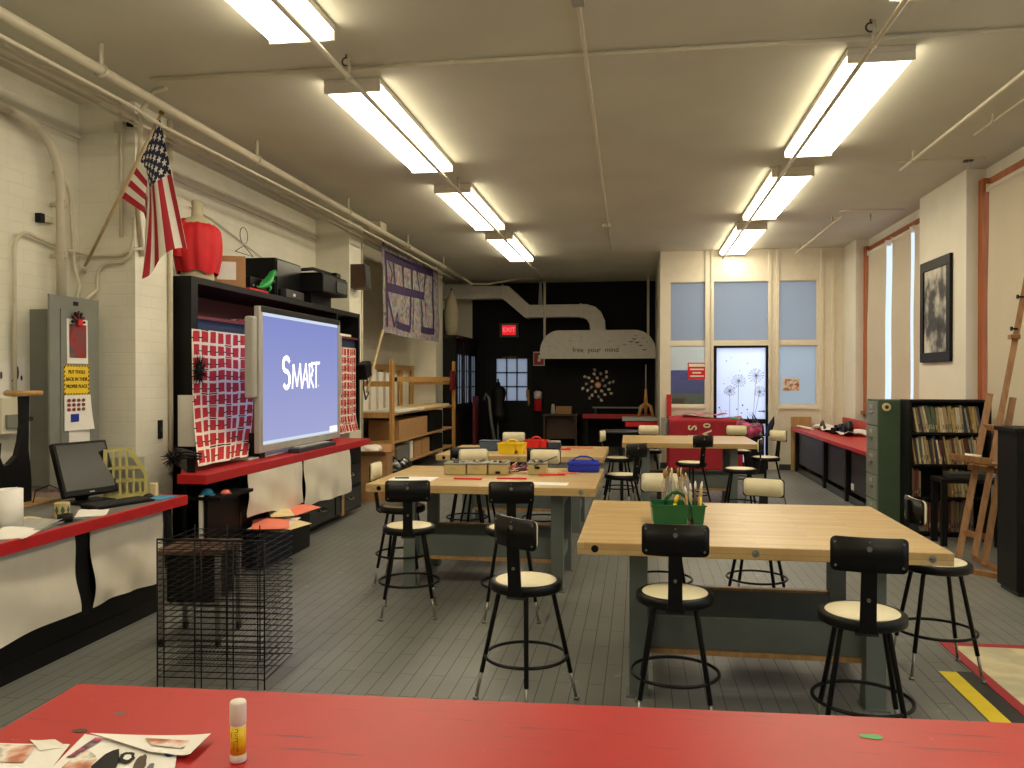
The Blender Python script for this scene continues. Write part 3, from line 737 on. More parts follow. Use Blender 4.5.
b = MB(); b.box(-4.05, 6.54, 1.08, -4.035, 6.60, 1.24, 'black', .003); b.box(-4.035, 6.56, 1.14, -4.028, 6.58, 1.18, 'darkgrey'); solo('light_switch', b, 'black light switch on the front of the first brick pillar', 'light switch')

# cat silhouette with a wooden disc
t = thing('cat_stand', 'black cat silhouette stand with a round wooden disc on its tail', 'stand', (-3.98, 4.88, CT + .001), 0)
# outline in y,z ; cat faces -y, tail straight up
pts = [(-.36, .0), (-.20, .0), (-.19, .12), (-.02, .13), (0, .0), (.06, .0), (.06, .15), (.05, .26), (.035, .36), (.04, .55), (.045, .71), (-.015, .71), (-.01, .53), (-.03, .42), (-.06, .33), (-.13, .28), (-.18, .27), (-.21, .33), (-.20, .42), (-.225, .40), (-.25, .41), (-.27, .37), (-.30, .35), (-.345, .41), (-.37, .34), (-.38, .27), (-.36, .20)]
b = MB(); b.prism(pts, 'x', -.02, .02, 'black'); part(t, 'cat_body', b)
b = MB(); b.lathe([(.108, .715), (.113, .722), (.113, .738), (.108, .745)], 'pine', (.0, .015, 0), 28); part(t, 'disc_top', b)
b = MB(); b.box(-.12, -.38, 0, .12, .22, .018, 'plywood', .004); part(t, 'base', b)

# things on the computer counter
def on(u, v, z=CT): return at(u, v, 'z', z)
t = thing('computer_monitor', 'black flat computer monitor tilted back on the counter', 'monitor', (-3.58, 5.03, CT + .001), R(73))
# local: screen faces -y.
Mt = Tm((0, .02, .05), (R(-20), 0, 0))
b = MB(Mt); b.box(-.20, -.02, .0, .20, .025, .37, 'black', .008); part(t, 'screen_case', b)
b = MB(Mt); b.box(-.182, -.0215, .04, .182, -.0195, .352, 'blackgloss'); part(t, 'display', b)
b = MB(Mt); b.box(-.018, -.0225, .016, .018, -.0215, .024, 'lightgrey'); part(t, 'maker_mark', b)
b = MB(); b.box(-.13, -.06, 0, .13, .14, .018, 'black', .006); part(t, 'foot', b)
b = MB(); b.box(-.045, .095, .018, .045, .125, .20, 'black', .008); part(t, 'stand_neck', b)
t = thing('computer_keyboard', 'black computer keyboard lying along the counter edge', 'keyboard', (-3.36, 4.98, CT + .001), R(72))
b = MB(); b.prism([(-.075, 0), (.075, 0), (.075, .025), (-.075, .012)], 'x', -.22, .22, 'black'); part(t, 'key_tray', b)
b = MB()
for r_ in range(5):
    for k in range(15): b.box(-.205 + k * .0275, -.062 + r_ * .025, .014 + r_ * .0022, -.182 + k * .0275, -.042 + r_ * .025, .021 + r_ * .0022, 'darkgrey')
part(t, 'keys', b)
b = MB(); b.ball((0, 0, 0), .03, .055, .028, 'black', 16, 8); b.v = [Vector((v.x, v.y, max(v.z, 0))) + Vector((-3.36, 5.31, CT + .001)) for v in b.v]
solo('computer_mouse', b, 'black computer mouse at the end of the counter', 'mouse')
b = MB(); b.box(-3.33, 5.20, CT + .001, -3.19, 5.40, CT + .005, 'teal'); solo('mouse_pad', b, 'teal pad at the end of the red-edged counter', 'mat')
b = MB(); b.tube([(-3.78, 5.05, CT + .06), (-3.86, 4.98, CT + .12), (-3.9, 4.9, CT + .09), (-3.88, 4.85, CT + .01)], .004, 'black', 6); solo('monitor_cord', b, 'thin black cord curling behind the computer monitor', 'cord')
# magazine file
t = thing('magazine_file', 'yellowish slotted plastic magazine file beside the monitor', 'magazine file', (-3.52, 5.30, CT), R(33))
b = MB(); prof = [(-.14, 0), (.14, 0), (.14, .16), (.03, .34), (-.14, .34)]
def slotted(b, y, s=.012):
    m = 'magholder'
    b.box(-.14, y, 0, .14, y + s, .03, m); b.box(-.14, y, .03, -.115, y + s, .34, m); b.box(.115, y, .03, .14, y + s, .16, m)
    b.box(-.115, y, .11, .115, y + s, .125, m); b.box(-.115, y, .20, .09, y + s, .215, m)
    b.prism([(.115, .16), (.14, .16), (.035, .34), (.012, .325)], 'y', y, y + s, m)
    b.box(-.115, y, .322, .02, y + s, .34, m)
    for k in range(5): x = -.085 + k * .042; b.box(x, y, .03, x + .014, y + s, min(.33, .40 - x * 1.6 - .15) if x > .0 else .325, m)
slotted(b, -.05); part(t, 'side_panel', b)
b = MB(); slotted(b, .045); part(t, 'side_panel', b)
b = MB(); b.box(-.14, -.038, 0, .14, .045, .006, 'magholder'); b.box(-.14, -.038, .006, -.132, .045, .34, 'magholder'); part(t, 'spine', b)
b = MB(Tm((-3.53, 5.33, CT), (0, 0, R(33)))); b.box(-.10, .06, 0, .11, .075, .27, 'lightgrey'); solo('grey_folder', b, 'grey folder standing behind the slotted magazine file', 'folder')
b = MB(); b.box(-3.40, 5.385, CT + .001, -3.35, 5.42, CT + .09, 'manila', .002); solo('note_block', b, 'small yellow note block at the foot of the magazine file', 'note block')
# paper roll, tape, mug-like tin, papers
t = thing('paper_roll', 'thick white paper roll standing on the counter by the frame edge', 'paper roll', tuple(on(8, 528)), 0)
b = MB(); b.lathe([(.075, 0), (.075, .215), (.03, .215), (.03, .21), (.03, .0)], 'paper', n=32); part(t, 'roll', b)
t = thing('patterned_tin', 'small tin with a green and cream diamond pattern on the counter', 'tin', tuple(on(62, 517)), R(20))
b = MB(); b.lathe([(.045, 0), (.045, .085), (.04, .088)], 'tanbox', n=8, smooth=False); part(t, 'body', b)
b = MB()
for k in range(8):
    a = 2 * PI * (k + .5) / 8; c = Vector((.0425 * math.cos(a), .0425 * math.sin(a), .045)); tx = Vector((-math.sin(a), math.cos(a), 0)); nn = Vector((math.cos(a), math.sin(a), 0))
    vs = [c + tx * .012 + nn * .001, c + Vector((0, 0, .028)) + nn * .001, c - tx * .012 + nn * .001, c - Vector((0, 0, .028)) + nn * .001]; b.add(vs, [(0, 1, 2, 3)], 'filegreen')
part(t, 'pattern', b)
p = on(64, 521); t = thing('tape_roll', 'black roll of tape in front of the patterned tin', 'tape', (p.x + .03, p.y - .03, CT), 0)
b = MB(); b.lathe([(.042, 0), (.042, .045), (.024, .045), (.024, 0)], 'black', n=24); part(t, 'tape_winding', b)
def papers(name, label, cx, cy, w, h, rz, z, n=1, m='paper', sag=.0, thick=.001, cat='paper', extra=None, group=None):
    b = MB(Tm((cx, cy, z), (0, 0, R(rz))))
    for k in range(n):
        o_ = random.uniform(-.01, .01)
        b.grid(lambda u, v: ((u - .5) * w + o_, (v - .5) * h + o_, .0012 + k * .0022 + sag * (math.sin(u * 4 + k) + 1) * v), 5, 5, m, thick)
    if extra: extra(b)
    return solo(name, b, label, cat, group)
papers('paper_stack', 'loose white papers beside the black tape roll', -3.29, 4.62, .16, .22, 30, CT, 3, sag=.006)
papers('paper_sheet', 'white sheet at the counter edge under the paper roll', -3.27, 3.95, .2, .26, 20, CT, 2, sag=.01)
papers('newspaper', 'grey crumpled newspaper on the counter between the paper roll and the tape', -3.33, 4.18, .22, .26, 10, CT, 4, 'lightgrey', .012)
papers('small_leaflet', 'small pale leaflet behind the crumpled newspaper', -3.46, 4.33, .12, .16, 50, CT, 2, 'manila', .01)
papers('newspaper', 'dark printed newspaper page lying under the black tape roll', -3.24, 4.33, .08, .2, 5, CT, 1, 'darkgrey', .002)
# ================================================================ BOARD COUNTER, HUTCH
CZ = .87
t = thing('board_counter', 'black counter with a red front edge below the smart board', 'counter', (-3.6, 8, 0)); o = Vector((-3.6, 8, 0)); B = lambda: MB(Matrix.Translation(-o))
foot = [(-3.24, 5.84), (-3.24, 9.62), (-4.5, 9.62), (-4.5, 6.85), (-4.0, 6.85), (-3.43, 5.84)]
b = B(); b.prism(foot, 'z', CZ - .05, CZ, 'red'); part(t, 'worktop', b)
b = B(); b.box(-3.24, 5.81, CZ - .070, -3.20, 9.65, CZ + .002, 'red', .003); b.box(-3.44, 5.81, CZ - .070, -3.24, 5.84, CZ + .002, 'red', .003); b.box(-4.5, 9.62, CZ - .070, -3.24, 9.65, CZ + .002, 'red', .003); part(t, 'red_edge', b)
foot2 = [(-3.29, 6.5), (-3.29, 9.58), (-4.5, 9.58), (-4.5, 6.9), (-3.7, 6.9), (-3.7, 6.5)]
b = B(); b.prism(foot2, 'z', .06, CZ - .05, 'black'); part(t, 'cabinet_body', b)
for k in range(3):
    y0 = 6.98 + k * .86
    for z0, z1 in ((.09, .33), (.36, .60)):
        b = B(); b.box(-3.29, y0, z0, -3.272, y0 + .82, z1, 'blackgloss', .004); d = part(t, 'drawer', b)
        b = B(); b.tube([(-3.272, y0 + .38, (z0 + z1) / 2 + .02), (-3.245, y0 + .39, (z0 + z1) / 2), (-3.245, y0 + .51, (z0 + z1) / 2), (-3.272, y0 + .52, (z0 + z1) / 2 + .02)], .007, 'steel', 6); h = part(d, 'drawer_handle', b)
b = B(); b.box(-3.295, 8.86, .06, -3.262, 8.93, .62, 'plywood'); part(t, 'wood_divider', b, 'bare brown wooden divider')
drape('long white cloth under the board counter, behind the orange papers', -3.215, 6.48, 7.6, CZ - .072, lambda u: .44 - .05 * u + .02 * math.sin(u * 7), seed=5, waves=2, amp=.015)
drape('square white cloth under the middle of the board counter', -3.215, 7.65, 8.93, CZ - .072, lambda u: .35 - .02 * u + .012 * math.sin(u * 7), seed=6, waves=2.5)
# open black cupboard at the near end
t = thing('black_cupboard', 'open black cupboard with a white post at the near end of the board counter', 'cupboard', (-3.5, 6.2, 0)); o = Vector((-3.5, 6.2, 0)); B = lambda: MB(Matrix.Translation(-o))
z1 = CZ - .09
b = B(); b.prism([(-3.42, 5.90), (-3.45, 5.90), (-3.76, 6.43), (-3.73, 6.45)], 'z', 0, z1, 'black'); part(t, 'side_panel', b)
b = B(); b.prism([(-3.42, 5.90), (-3.14, 5.90), (-3.14, 6.45), (-3.75, 6.45)], 'z', .665, .69, 'black'); part(t, 'shelf', b)
b = B(); b.prism([(-3.42, 5.90), (-3.25, 5.90), (-3.25, 6.45), (-3.75, 6.45)], 'z', .06, .09, 'black'); part(t, 'shelf', b)
b = B(); b.box(-3.72, 6.44, 0, -3.25, 6.46, z1, 'blackgloss'); part(t, 'back_panel', b)
b = B(); b.box(-3.32, 5.91, .30, -3.295, 5.94, .70, 'white'); part(t, 'post', b, 'white upright post')
b = B(); b.box(-3.28, 5.92, 0, -3.255, 6.44, .70, 'black'); part(t, 'side_panel', b)
t = thing('blue_toy_hat', 'small bright blue domed toy cap on the black cupboard', 'toy', (-3.30, 6.00, .691)); b = MB(); b.lathe([(.05, 0), (.048, .02), (.03, .045), (.001, .052)], 'teal', n=20); part(t, 'dome', b); b = MB(); b.lathe([(.062, 0), (.062, .006), (.05, .008)], 'teal', n=20); part(t, 'brim', b)
t = thing('red_toy_hat', 'small reddish domed toy beside the blue one on the black cupboard', 'toy', (-3.19, 6.08, .691)); b = MB(); b.lathe([(.038, 0), (.036, .018), (.022, .032), (.001, .036)], 'orange', n=20); part(t, 'dome', b); b = MB(); b.lathe([(.046, 0), (.046, .005), (.038, .007)], 'darkred', n=20); part(t, 'brim', b)
# low ledge with papers
b = MB(); b.box(-3.225, 6.48, 0, -3.08, 7.5, .325, 'black', .006); solo('low_black_box', b, 'low black box on the floor under the orange papers', 'box')
zs = .327
for i, (m, lab, cx, cy, w, h, rz) in enumerate((('manila', 'cream paper sheet, lowest and sticking out over the black box', -3.0, 6.72, .30, .42, -12), ('white', 'white crumpled paper under the orange sheets', -3.1, 6.75, .3, .6, 8), ('orange', 'orange paper sheet lying nearest on the paper pile', -3.06, 6.62, .3, .42, 24), ('orange', 'orange paper sheet bent up at the back of the paper pile', -3.1, 7.25, .26, .46, -6), ('manila', 'yellowish folded sheet topmost on the paper pile', -3.14, 6.98, .2, .36, 30))):
    papers('paper_sheet', lab, cx, cy, w, h, rz, zs + i * .017, 1, m, .012)
# hutch between the pillars
t = thing('black_hutch', 'big black open hutch behind the smart board, dark red inside', 'hutch', (-4.2, 9, CZ)); o = Vector((-4.2, 9, CZ)); B = lambda: MB(Matrix.Translation(-o))
HX, HY0, HY1, HZ = -3.88, 6.79, 11.26, 2.5
b = B(); b.box(-4.54, HY0, CZ, HX, HY0 + .06, HZ - .06, 'black', .003); b.box(HX - .02, HY0 - .01, CZ, HX + .005, HY0 + .10, HZ - .06, 'black'); part(t, 'side_panel', b)
b = B(); b.box(-4.54, HY1 - .06, CZ, HX, HY1, HZ - .06, 'black', .003); part(t, 'side_panel', b)
b = B(); b.box(-4.54, HY0, HZ - .06, HX, HY1, HZ, 'black', .003); part(t, 'top', b)
b = B(); b.box(-4.54, HY0 + .06, CZ, -4.52, HY1 - .06, HZ - .06, 'darkred'); part(t, 'back_panel', b)
b = B(); b.box(-4.52, HY0 + .06, 2.13, HX - .01, HY1 - .06, 2.16, 'darkred'); part(t, 'shelf', b)
b = B(); b.box(-4.52, HY0 + .06, 2.0, HX - .05, HY1 - .06, 2.13, 'navy'); part(t, 'rail', b)
b = B(); b.box(-4.52, 10.35, 2.16, HX, 10.39, HZ - .06, 'black'); part(t, 'divider', b)
b = MB(); b.box(-4.3, 6.95, 2.161, -4.05, 7.2, 2.34, 'blackgloss', .02); solo('dark_helmet_box', b, 'dark bundle on the hutch shelf below the mannequin', 'bundle')
b = MB(); b.box(-4.25, 7.95, 2.161, -3.92, 8.5, 2.2, 'pinkmix', .005); solo('pink_box', b, 'flat pink and white packet on the hutch shelf beside the smart board corner', 'packet')
b = MB(); b.box(-4.3, 10.45, 2.161, -3.95, 11.1, 2.2, 'white', .005); b.box(-4.3, 10.45, 2.20, -4.0, 10.75, 2.26, 'white', .005); solo('white_box', b, 'white flat box on the far hutch shelf beyond the smart board', 'box')
b = MB(); b.box(-3.99, 6.755, 1.0, -3.83, 6.78, 1.45, 'white'); solo('white_board', b, 'narrow white board leaning on the near end of the black hutch', 'board')
b = MB(); b.prism([(-3.44, 5.95), (-3.37, 5.95), (-3.62, 6.35), (-3.86, 6.6), (-3.92, 6.6)], 'z', CZ + .001, CZ + .13, 'black'); solo('black_speaker_box', b, 'small black box on the board counter at the hutch corner', 'box')
# printed cloths
tl, tr_ = at(192, 328, 'x', -3.84), at(253, 334, 'x', -3.84); bl, br = at(198, 474, 'x', -3.52), at(254, 459, 'x', -3.52)
def fn(u, v):
    w = 1 - v; e = max(0, (w - .5) / .5) ** 1.8
    x = -3.84 + .46 * e + .012 * math.sin(u * 14 + v * 3) * w
    y = (tl.y + (tr_.y - tl.y) * u) * 1.0 - (.72 + .36 * u) * e
    z = 2.03 - (2.0 - .885) * w ** .96
    return (x, y, max(z, .885))
b = MB(); b.grid(fn, 30, 40, 'print_cloth', .004); solo('printed_cloth', b, 'large white cloth printed with red squares, nearer end of the hutch', 'cloth', 'red square printed cloths')
y0 = at(337, 350, 'x', -3.80).y; y1 = at(356, 350, 'x', -3.80).y
def fn(u, v):
    w = 1 - v; e = max(0, (w - .8) / .2) ** 1.6
    return (-3.80 + .05 * e + .01 * math.sin(u * 12), y0 + (y1 - y0) * u - .02 * e, 2.0 - (2.0 - .885) * w)
b = MB(); b.grid(fn, 20, 34, 'print_cloth', .004); solo('printed_cloth', b, 'white cloth printed with red squares beyond the far edge of the smart board', 'cloth', 'red square printed cloths')
b = MB(); b.box(-3.62, 6.9, CZ + .001, -3.40, 8.1, CZ + .014, 'white'); solo('white_board_strip', b, 'flat whitish strip lying on the board counter under the printed cloth', 'strip')
# black bristly bunches
def bristle(c, r, n, m, seed, stretch=(1, 1, 1)):
    rd = random.Random(seed); b = MB(); c = Vector(c)
    b.ball(c, r * .45 * stretch[0], r * .45 * stretch[1], r * .45 * stretch[2], m, 10, 6)
    for k in range(n):
        d = Vector((rd.gauss(0, 1), rd.gauss(0, 1), rd.gauss(0, 1))).normalized(); d = Vector((d.x * stretch[0], d.y * stretch[1], d.z * stretch[2]))
        b.cyl(c, c + d * r * rd.uniform(.8, 1.15), .008, m, 5, .001)
    return b
solo('feather_wreath', bristle((-3.815, 6.80, 1.66), .12, 90, 'black', 4, (.6, .8, 1.3)), 'black feathery bunch hanging at the edge of the near printed cloth', 'decoration')
solo('feather_wreath', bristle((-3.66, 7.98, 1.42), .10, 70, 'black', 9, (.5, .5, 1.6)), 'black feathery bunch hanging below the near side of the smart board', 'decoration')
t = thing('feather_duster', 'black bristly duster head on a slatted black arm over the counter end', 'duster', (-3.46, 5.80, 1.0))
bb = bristle((0, 0, 0), .085, 80, 'black', 11, (1, 1, 1.1)); part(t, 'bristles', bb)
b = MB()
for k in range(3): b.tube([(.02, .03, .03 - k * .022), (.05, .10, .035 - k * .022), (.10, .22, .01 - k * .022)], .008, 'black', 6)
part(t, 'arm', b)

# ---------------------------------------------------------------- smart board
SX, SY0, SY1, SZ0, SZ1 = -3.34, 6.98, 9.02, .925, 2.245
t = thing('smart_board', 'large interactive whiteboard showing a blue screen with a white word', 'interactive whiteboard', (SX, 8, CZ)); o = Vector((SX, 8, CZ)); B = lambda: MB(Matrix.Translation(-o))
b = B(); b.box(SX - .05, SY0, SZ0, SX, SY0 + .08, SZ1, 'lightgrey', .006); b.box(SX - .05, SY1 - .06, SZ0, SX, SY1, SZ1, 'lightgrey', .006); b.box(SX - .05, SY0 + .08, SZ0, SX, SY1 - .06, SZ0 + .07, 'lightgrey', .006); part(t, 'frame', b)
b = B(); b.box(SX - .05, SY0 + .04, SZ1 - .05, SX + .004, SY1 - .02, SZ1 + .005, 'black', .004); part(t, 'top_bezel', b)
b = B(); b.grid(lambda u, v: (SX - .012, SY0 + .08 + (SY1 - SY0 - .14) * u, SZ0 + .07 + (SZ1 - SZ0 - .12) * v), 1, 1, 'screen', .02, False); sc_ = part(t, 'screen', b)
M = Matrix.Translation((SX - .0085, (SY0 + SY1) / 2 - .02, 1.635)) @ Matrix(((0, 0, 1, 0), (1, 0, 0, 0), (0, 1, 0, 0), (0, 0, 0, 1)))
def smart_letters(b, M):
    # S M A R T drawn with tapered strokes
    def st(pts, w=.035):
        for (x0, y0), (x1, y1) in zip(pts, pts[1:]):
            dx, dy = x1 - x0, y1 - y0; L = math.hypot(dx, dy) or 1; nx, ny = -dy / L * w / 2, dx / L * w / 2; ex, ey = dx / L * w * .3, dy / L * w * .3
            vs = [M @ Vector(p) for p in ((x0 + nx - ex, y0 + ny - ey, 0), (x1 + nx + ex, y1 + ny + ey, 0), (x1 - nx + ex, y1 - ny + ey, 0), (x0 - nx - ex, y0 - ny - ey, 0))]
            b.add(vs, [(0, 1, 2, 3)], 'screen_white')
    S = [(.06 * math.cos(a) * 1.25, .075 + .065 * math.sin(a)) for a in [R(d) for d in range(30, 275, 20)]] + [(.06 * math.cos(a) * 1.25, -.07 + .08 * math.sin(a)) for a in [R(d) for d in range(80, -160, -20)]]
    st([(x - .40, y + .02) for x, y in S], .042)
    st([(-.26, -.13), (-.235, .09), (-.15, -.11), (-.07, .10), (-.035, -.13)], .034)
    st([(-.02, -.13), (.075, .105), (.125, -.13)], .034); st([(.02, -.045), (.105, -.045)], .024)
    st([(.165, -.13), (.165, .10), (.23, .095), (.255, .045), (.225, -.005), (.175, -.015), (.275, -.13)], .034)
    st([(.22, .115), (.44, .125)], .03); st([(.345, .12), (.345, -.13)], .034)
    st([(.405, -.115), (.42, -.115)], .014)
b = B()
smart_letters(b, M @ Matrix.Scale(1.0, 4)); part(t, 'screen_word', b, 'white word SMART on the screen')
b = B(); b.box(SX - .011, SY1 - .30, SZ0 + .085, SX - .0085, SY1 - .08, SZ0 + .145, 'screen_white'); part(t, 'screen_button', b)
for y, z0, z1 in ((SY0 - .09, 1.42, 2.15), (SY1 + .01, 1.40, 2.10)):
    b = B(); b.box(SX - .10, y, z0, SX - .01, y + .085, z1, 'lightgrey', .02); part(t, 'side_speaker', b)
b = B(); b.box(SX - .01, 7.62, CZ + .002, SX + .10, 8.62, CZ + .045, 'darkgrey', .006); p_ = part(t, 'pen_tray', b)
b = B(); b.box(SX + .0, 7.72, CZ + .045, SX + .07, 8.5, CZ + .055, 'lightgrey', .004); part(p_, 'pen_groove', b)
for y in (7.1, 8.8):
    b = B(); b.box(SX - .16, y, CZ + .001, SX - .05, y + .1, 1.1, 'black'); part(t, 'support', b)

# ---------------------------------------------------------------- things on top of the hutch
t = thing('dress_form', 'cream mannequin torso wearing a loose red top on the black hutch', 'mannequin', (-4.12, 7.32, HZ), R(70))
b = MB(); b.lathe([(.13, 0), (.155, .04), (.15, .10), (.115, .22), (.15, .38), (.175, .48), (.165, .56), (.10, .60), (.055, .62), (.05, .70), (.055, .76), (.04, .775), (.001, .78)], 'drum_shade', n=32)
b.v = [Vector((v.x * 1.12, v.y * .78, v.z)) for v in b.v]; part(t, 'torso', b)
def fn(u, v):
    a = u * 2 * PI; z = .09 + .50 * v
    r = .17 + .04 * math.sin(v * PI * .95) - .085 * max(0, (v - .82) / .18) ** 1.5
    r += .011 * math.sin(a * 9 + v * 2) * (1 - v * .7) + .004 * math.sin(a * 17)
    return (1.15 * r * math.cos(a), .88 * r * math.sin(a), z + .015 * math.sin(a * 5) * (1 - v))
b = MB(); b.grid(fn, 64, 20, 'redshirt', .003)
for s in (-1, 1):
    b.tube([(s * .13, 0, .55), (s * .19, 0, .50), (s * .225, .0, .36), (s * .215, 0, .22)], [.05, .065, .06, .06], 'redshirt', 14)
part(t, 'shirt', b)
t = thing('cardboard_box', 'brown cardboard box with a white label beside the red-shirted mannequin', 'box', (-4.12, 7.86, HZ))
b = MB(); b.box(-.19, -.12, 0, .19, .12, .32, 'cardboard', .004); part(t, 'carton', b)
b = MB(); b.box(-.1, .12, .08, .08, .1215, .26, 'paper'); part(t, 'label_sheet', b, 'white label')
t.rotation_euler = (0, 0, R(-152))
b = MB(); b.box(-4.25, 8.2, HZ + .031, -4.02, 8.6, HZ + .17, 'black', .006); 
for k in range(4): b.cyl((-4.02, 8.27 + k * .085, HZ + .08), (-4.016, 8.27 + k * .085, HZ + .08), .012, 'lightgrey', 10)
solo('black_case', b, 'small black case with a row of pale dots beside the cardboard box', 'case')
b = MB(); b.box(-4.12, 8.0, HZ, -3.93, 8.45, HZ + .03, 'redshirt', .004); solo('red_folder', b, 'flat red folder at the front edge of the hutch top', 'folder')
b = MB()   # toy dinosaur
b.tube([(-.0, -.17, .02), (0, -.10, .03), (0, 0, .07), (0, .08, .12), (0, .14, .19), (0, .19, .20)], [.006, .02, .045, .04, .028, .018], 'toygreen', 12)
b.ball((0, .19, .205), .024, .045, .026, 'toygreen'); b.box(-.012, .20, .175, .012, .245, .19, 'toygreen', .003)
for s in (-1, 1):
    b.tube([(s * .03, .0, .06), (s * .04, .02, .03), (s * .035, .0, .0)], [.02, .014, .010], 'toygreen', 8); b.tube([(s * .03, .09, .12), (s * .035, .13, .10)], [.008, .005], 'toygreen', 6)
for k in range(8): b.prism([(-.12 + k * .03, .045 + k * .016), (-.10 + k * .03, .045 + k * .017), (-.115 + k * .03, .075 + k * .017)], 'x', -.004, .004, 'toygreen')
b.v = [Vector((-3.95, 8.42, HZ + .033)) + v * 1.1 for v in b.v]; solo('toy_dinosaur', b, 'bright green plastic toy dinosaur on the hutch top', 'toy')
t = thing('black_television', 'big black boxy television case on the hutch top', 'television', (-4.2, 9.0, HZ))
b = MB(); b.box(-.30, -.28, 0, .22, .42, .44, 'black', .01); part(t, 'case', b)
b = MB(); b.box(.22, -.26, .02, .235, .40, .42, 'blackgloss', .004); part(t, 'front', b)
b = MB(); b.box(-.2, -.15, .44, .05, .3, .455, 'black', .004); part(t, 'lid', b)
b = MB(); b.box(-3.96, 8.80, HZ, -3.885, 9.3, HZ + .10, 'darkgrey', .01); b.box(-3.885, 8.98, HZ + .03, -3.88, 9.04, HZ + .06, 'white'); solo('dark_player', b, 'low dark grey player with a white spot in front of the black television', 'player')
t = thing('overhead_projector', 'black overhead projector with its arm folded, overhanging the smart board', 'overhead projector', (-4.0, 9.85, HZ))
b = MB(); b.box(-.18, -.42, .13, .30, .42, .34, 'black', .012); part(t, 'body', b)
b = MB(); b.box(-.18, -.42, .345, .28, .42, .36, 'blackgloss', .004); part(t, 'stage', b)
b = MB(); b.box(.30, .0, .16, .315, .34, .30, 'darkgrey', .004); part(t, 'front_panel', b)
b = MB(); b.tube([(-.1, -.38, .39), (0, .0, .46), (.08, .45, .44)], .022, 'black', 8); b.box(.0, .40, .38, .16, .56, .46, 'black', .02); part(t, 'folded_arm', b)
b = MB(); b.box(-.2, -.35, 0, .12, .30, .13, 'black'); part(t, 'stand', b)
b = MB(); c = Vector((-4.3, 8.62, HZ + .47))
b.tube([c + Vector((0, .09 * math.cos(a), .20 + .09 * math.sin(a))) for a in [R(d) for d in range(-60, 245, 15)]], .004, 'darkgrey', 6)
b.tube([c + Vector((0, -.2, 0)), c + Vector((0, 0, .09)), c + Vector((0, .22, 0)), c + Vector((0, -.2, 0))], .004, 'darkgrey', 6)
solo('wire_hanger', b, 'bent wire hanger sticking up behind the black television', 'hanger')
# wall speaker
t = thing('wall_speaker', 'brown wooden wall speaker on the second pillar', 'speaker', (-3.95, 11.48, 2.88))
b = MB(); b.prism([(-.10, 0), (.12, 0), (.10, .34), (-.10, .34)], 'y', -.13, .13, 'brown'); part(t, 'cabinet', b)
b = MB(); b.prism([(.122, .01), (.130, .01), (.110, .33), (.102, .33)], 'y', -.12, .12, 'black'); part(t, 'grille', b)

# ---------------------------------------------------------------- flag
def fl(u, v, y=6.0): return at(u, v, 'y', y)
t = thing('wall_flag', 'American flag drooping from an angled wooden pole on the first pillar', 'flag', tuple(fl(86, 265)))
o = Vector(t.location); B = lambda: MB(Matrix.Translation(-o))
b = B(); b.tube([fl(84, 268, 6.15), fl(161, 114, 5.98)], .012, 'palewood', 10); part(t, 'pole', b)
b = B(); e = fl(161, 114, 5.98); e2 = fl(163, 109, 5.975); b.tube([e, e.lerp(e2, .4), e2], [.018, .022, .004], 'brass', 10); part(t, 'finial', b)
b = B(); q = fl(84, 268, 6.15); b.cyl(q + Vector((-.03, .04, -.03)), q + Vector((.01, -.01, .01)), .018, 'pipe'); part(t, 'bracket', b)
def fpt(u, v):
    s = 1 - v          # 0 at the top of the hoist (finial end)
    H = (160 - 38 * s, 119 + 79 * s)
    e = u
    if s <= .54:      # the upper part swings down in front
        k = s / .54
        Ex, Ey = 187 - 46 * k + 2 * math.sin(k * 9), 249 + 23 * k - 7 * math.sin(k * 5)
        Mx = (H[0] + Ex) / 2 * (1 - k) + 158 * k; My = (H[1] + Ey) / 2 * (1 - k) + 170 * k
        px_ = H[0] * (1 - e) ** 2 + 2 * Mx * e * (1 - e) + Ex * e * e; py_ = H[1] * (1 - e) ** 2 + 2 * My * e * (1 - e) + Ey * e * e
        return fl(px_, py_, 5.965 + .03 * math.sin(k * 9 + e) * min(1, e * 2.5) - .05 * e)
    k = (s - .54) / .46      # the lower part reaches the fold, then hangs behind
    F = (148 - 4 * k, 175 + 38 * k)
    if e < .3: g = e / .3; return fl(H[0] + (F[0] - H[0]) * g, H[1] + (F[1] - H[1]) * g, 5.965 + .01 * math.sin(k * 8))
    g = (e - .3) / .7
    return fl(F[0] + (143 + 14 * k - F[0]) * g, F[1] + (268 - 14 * k - F[1]) * g, 5.97 + .05 * min(1, g * 4) + .02 * k)
b = B(); b.grid(fpt, 40, 52, 'flag', .002); part(t, 'flag_cloth', b)
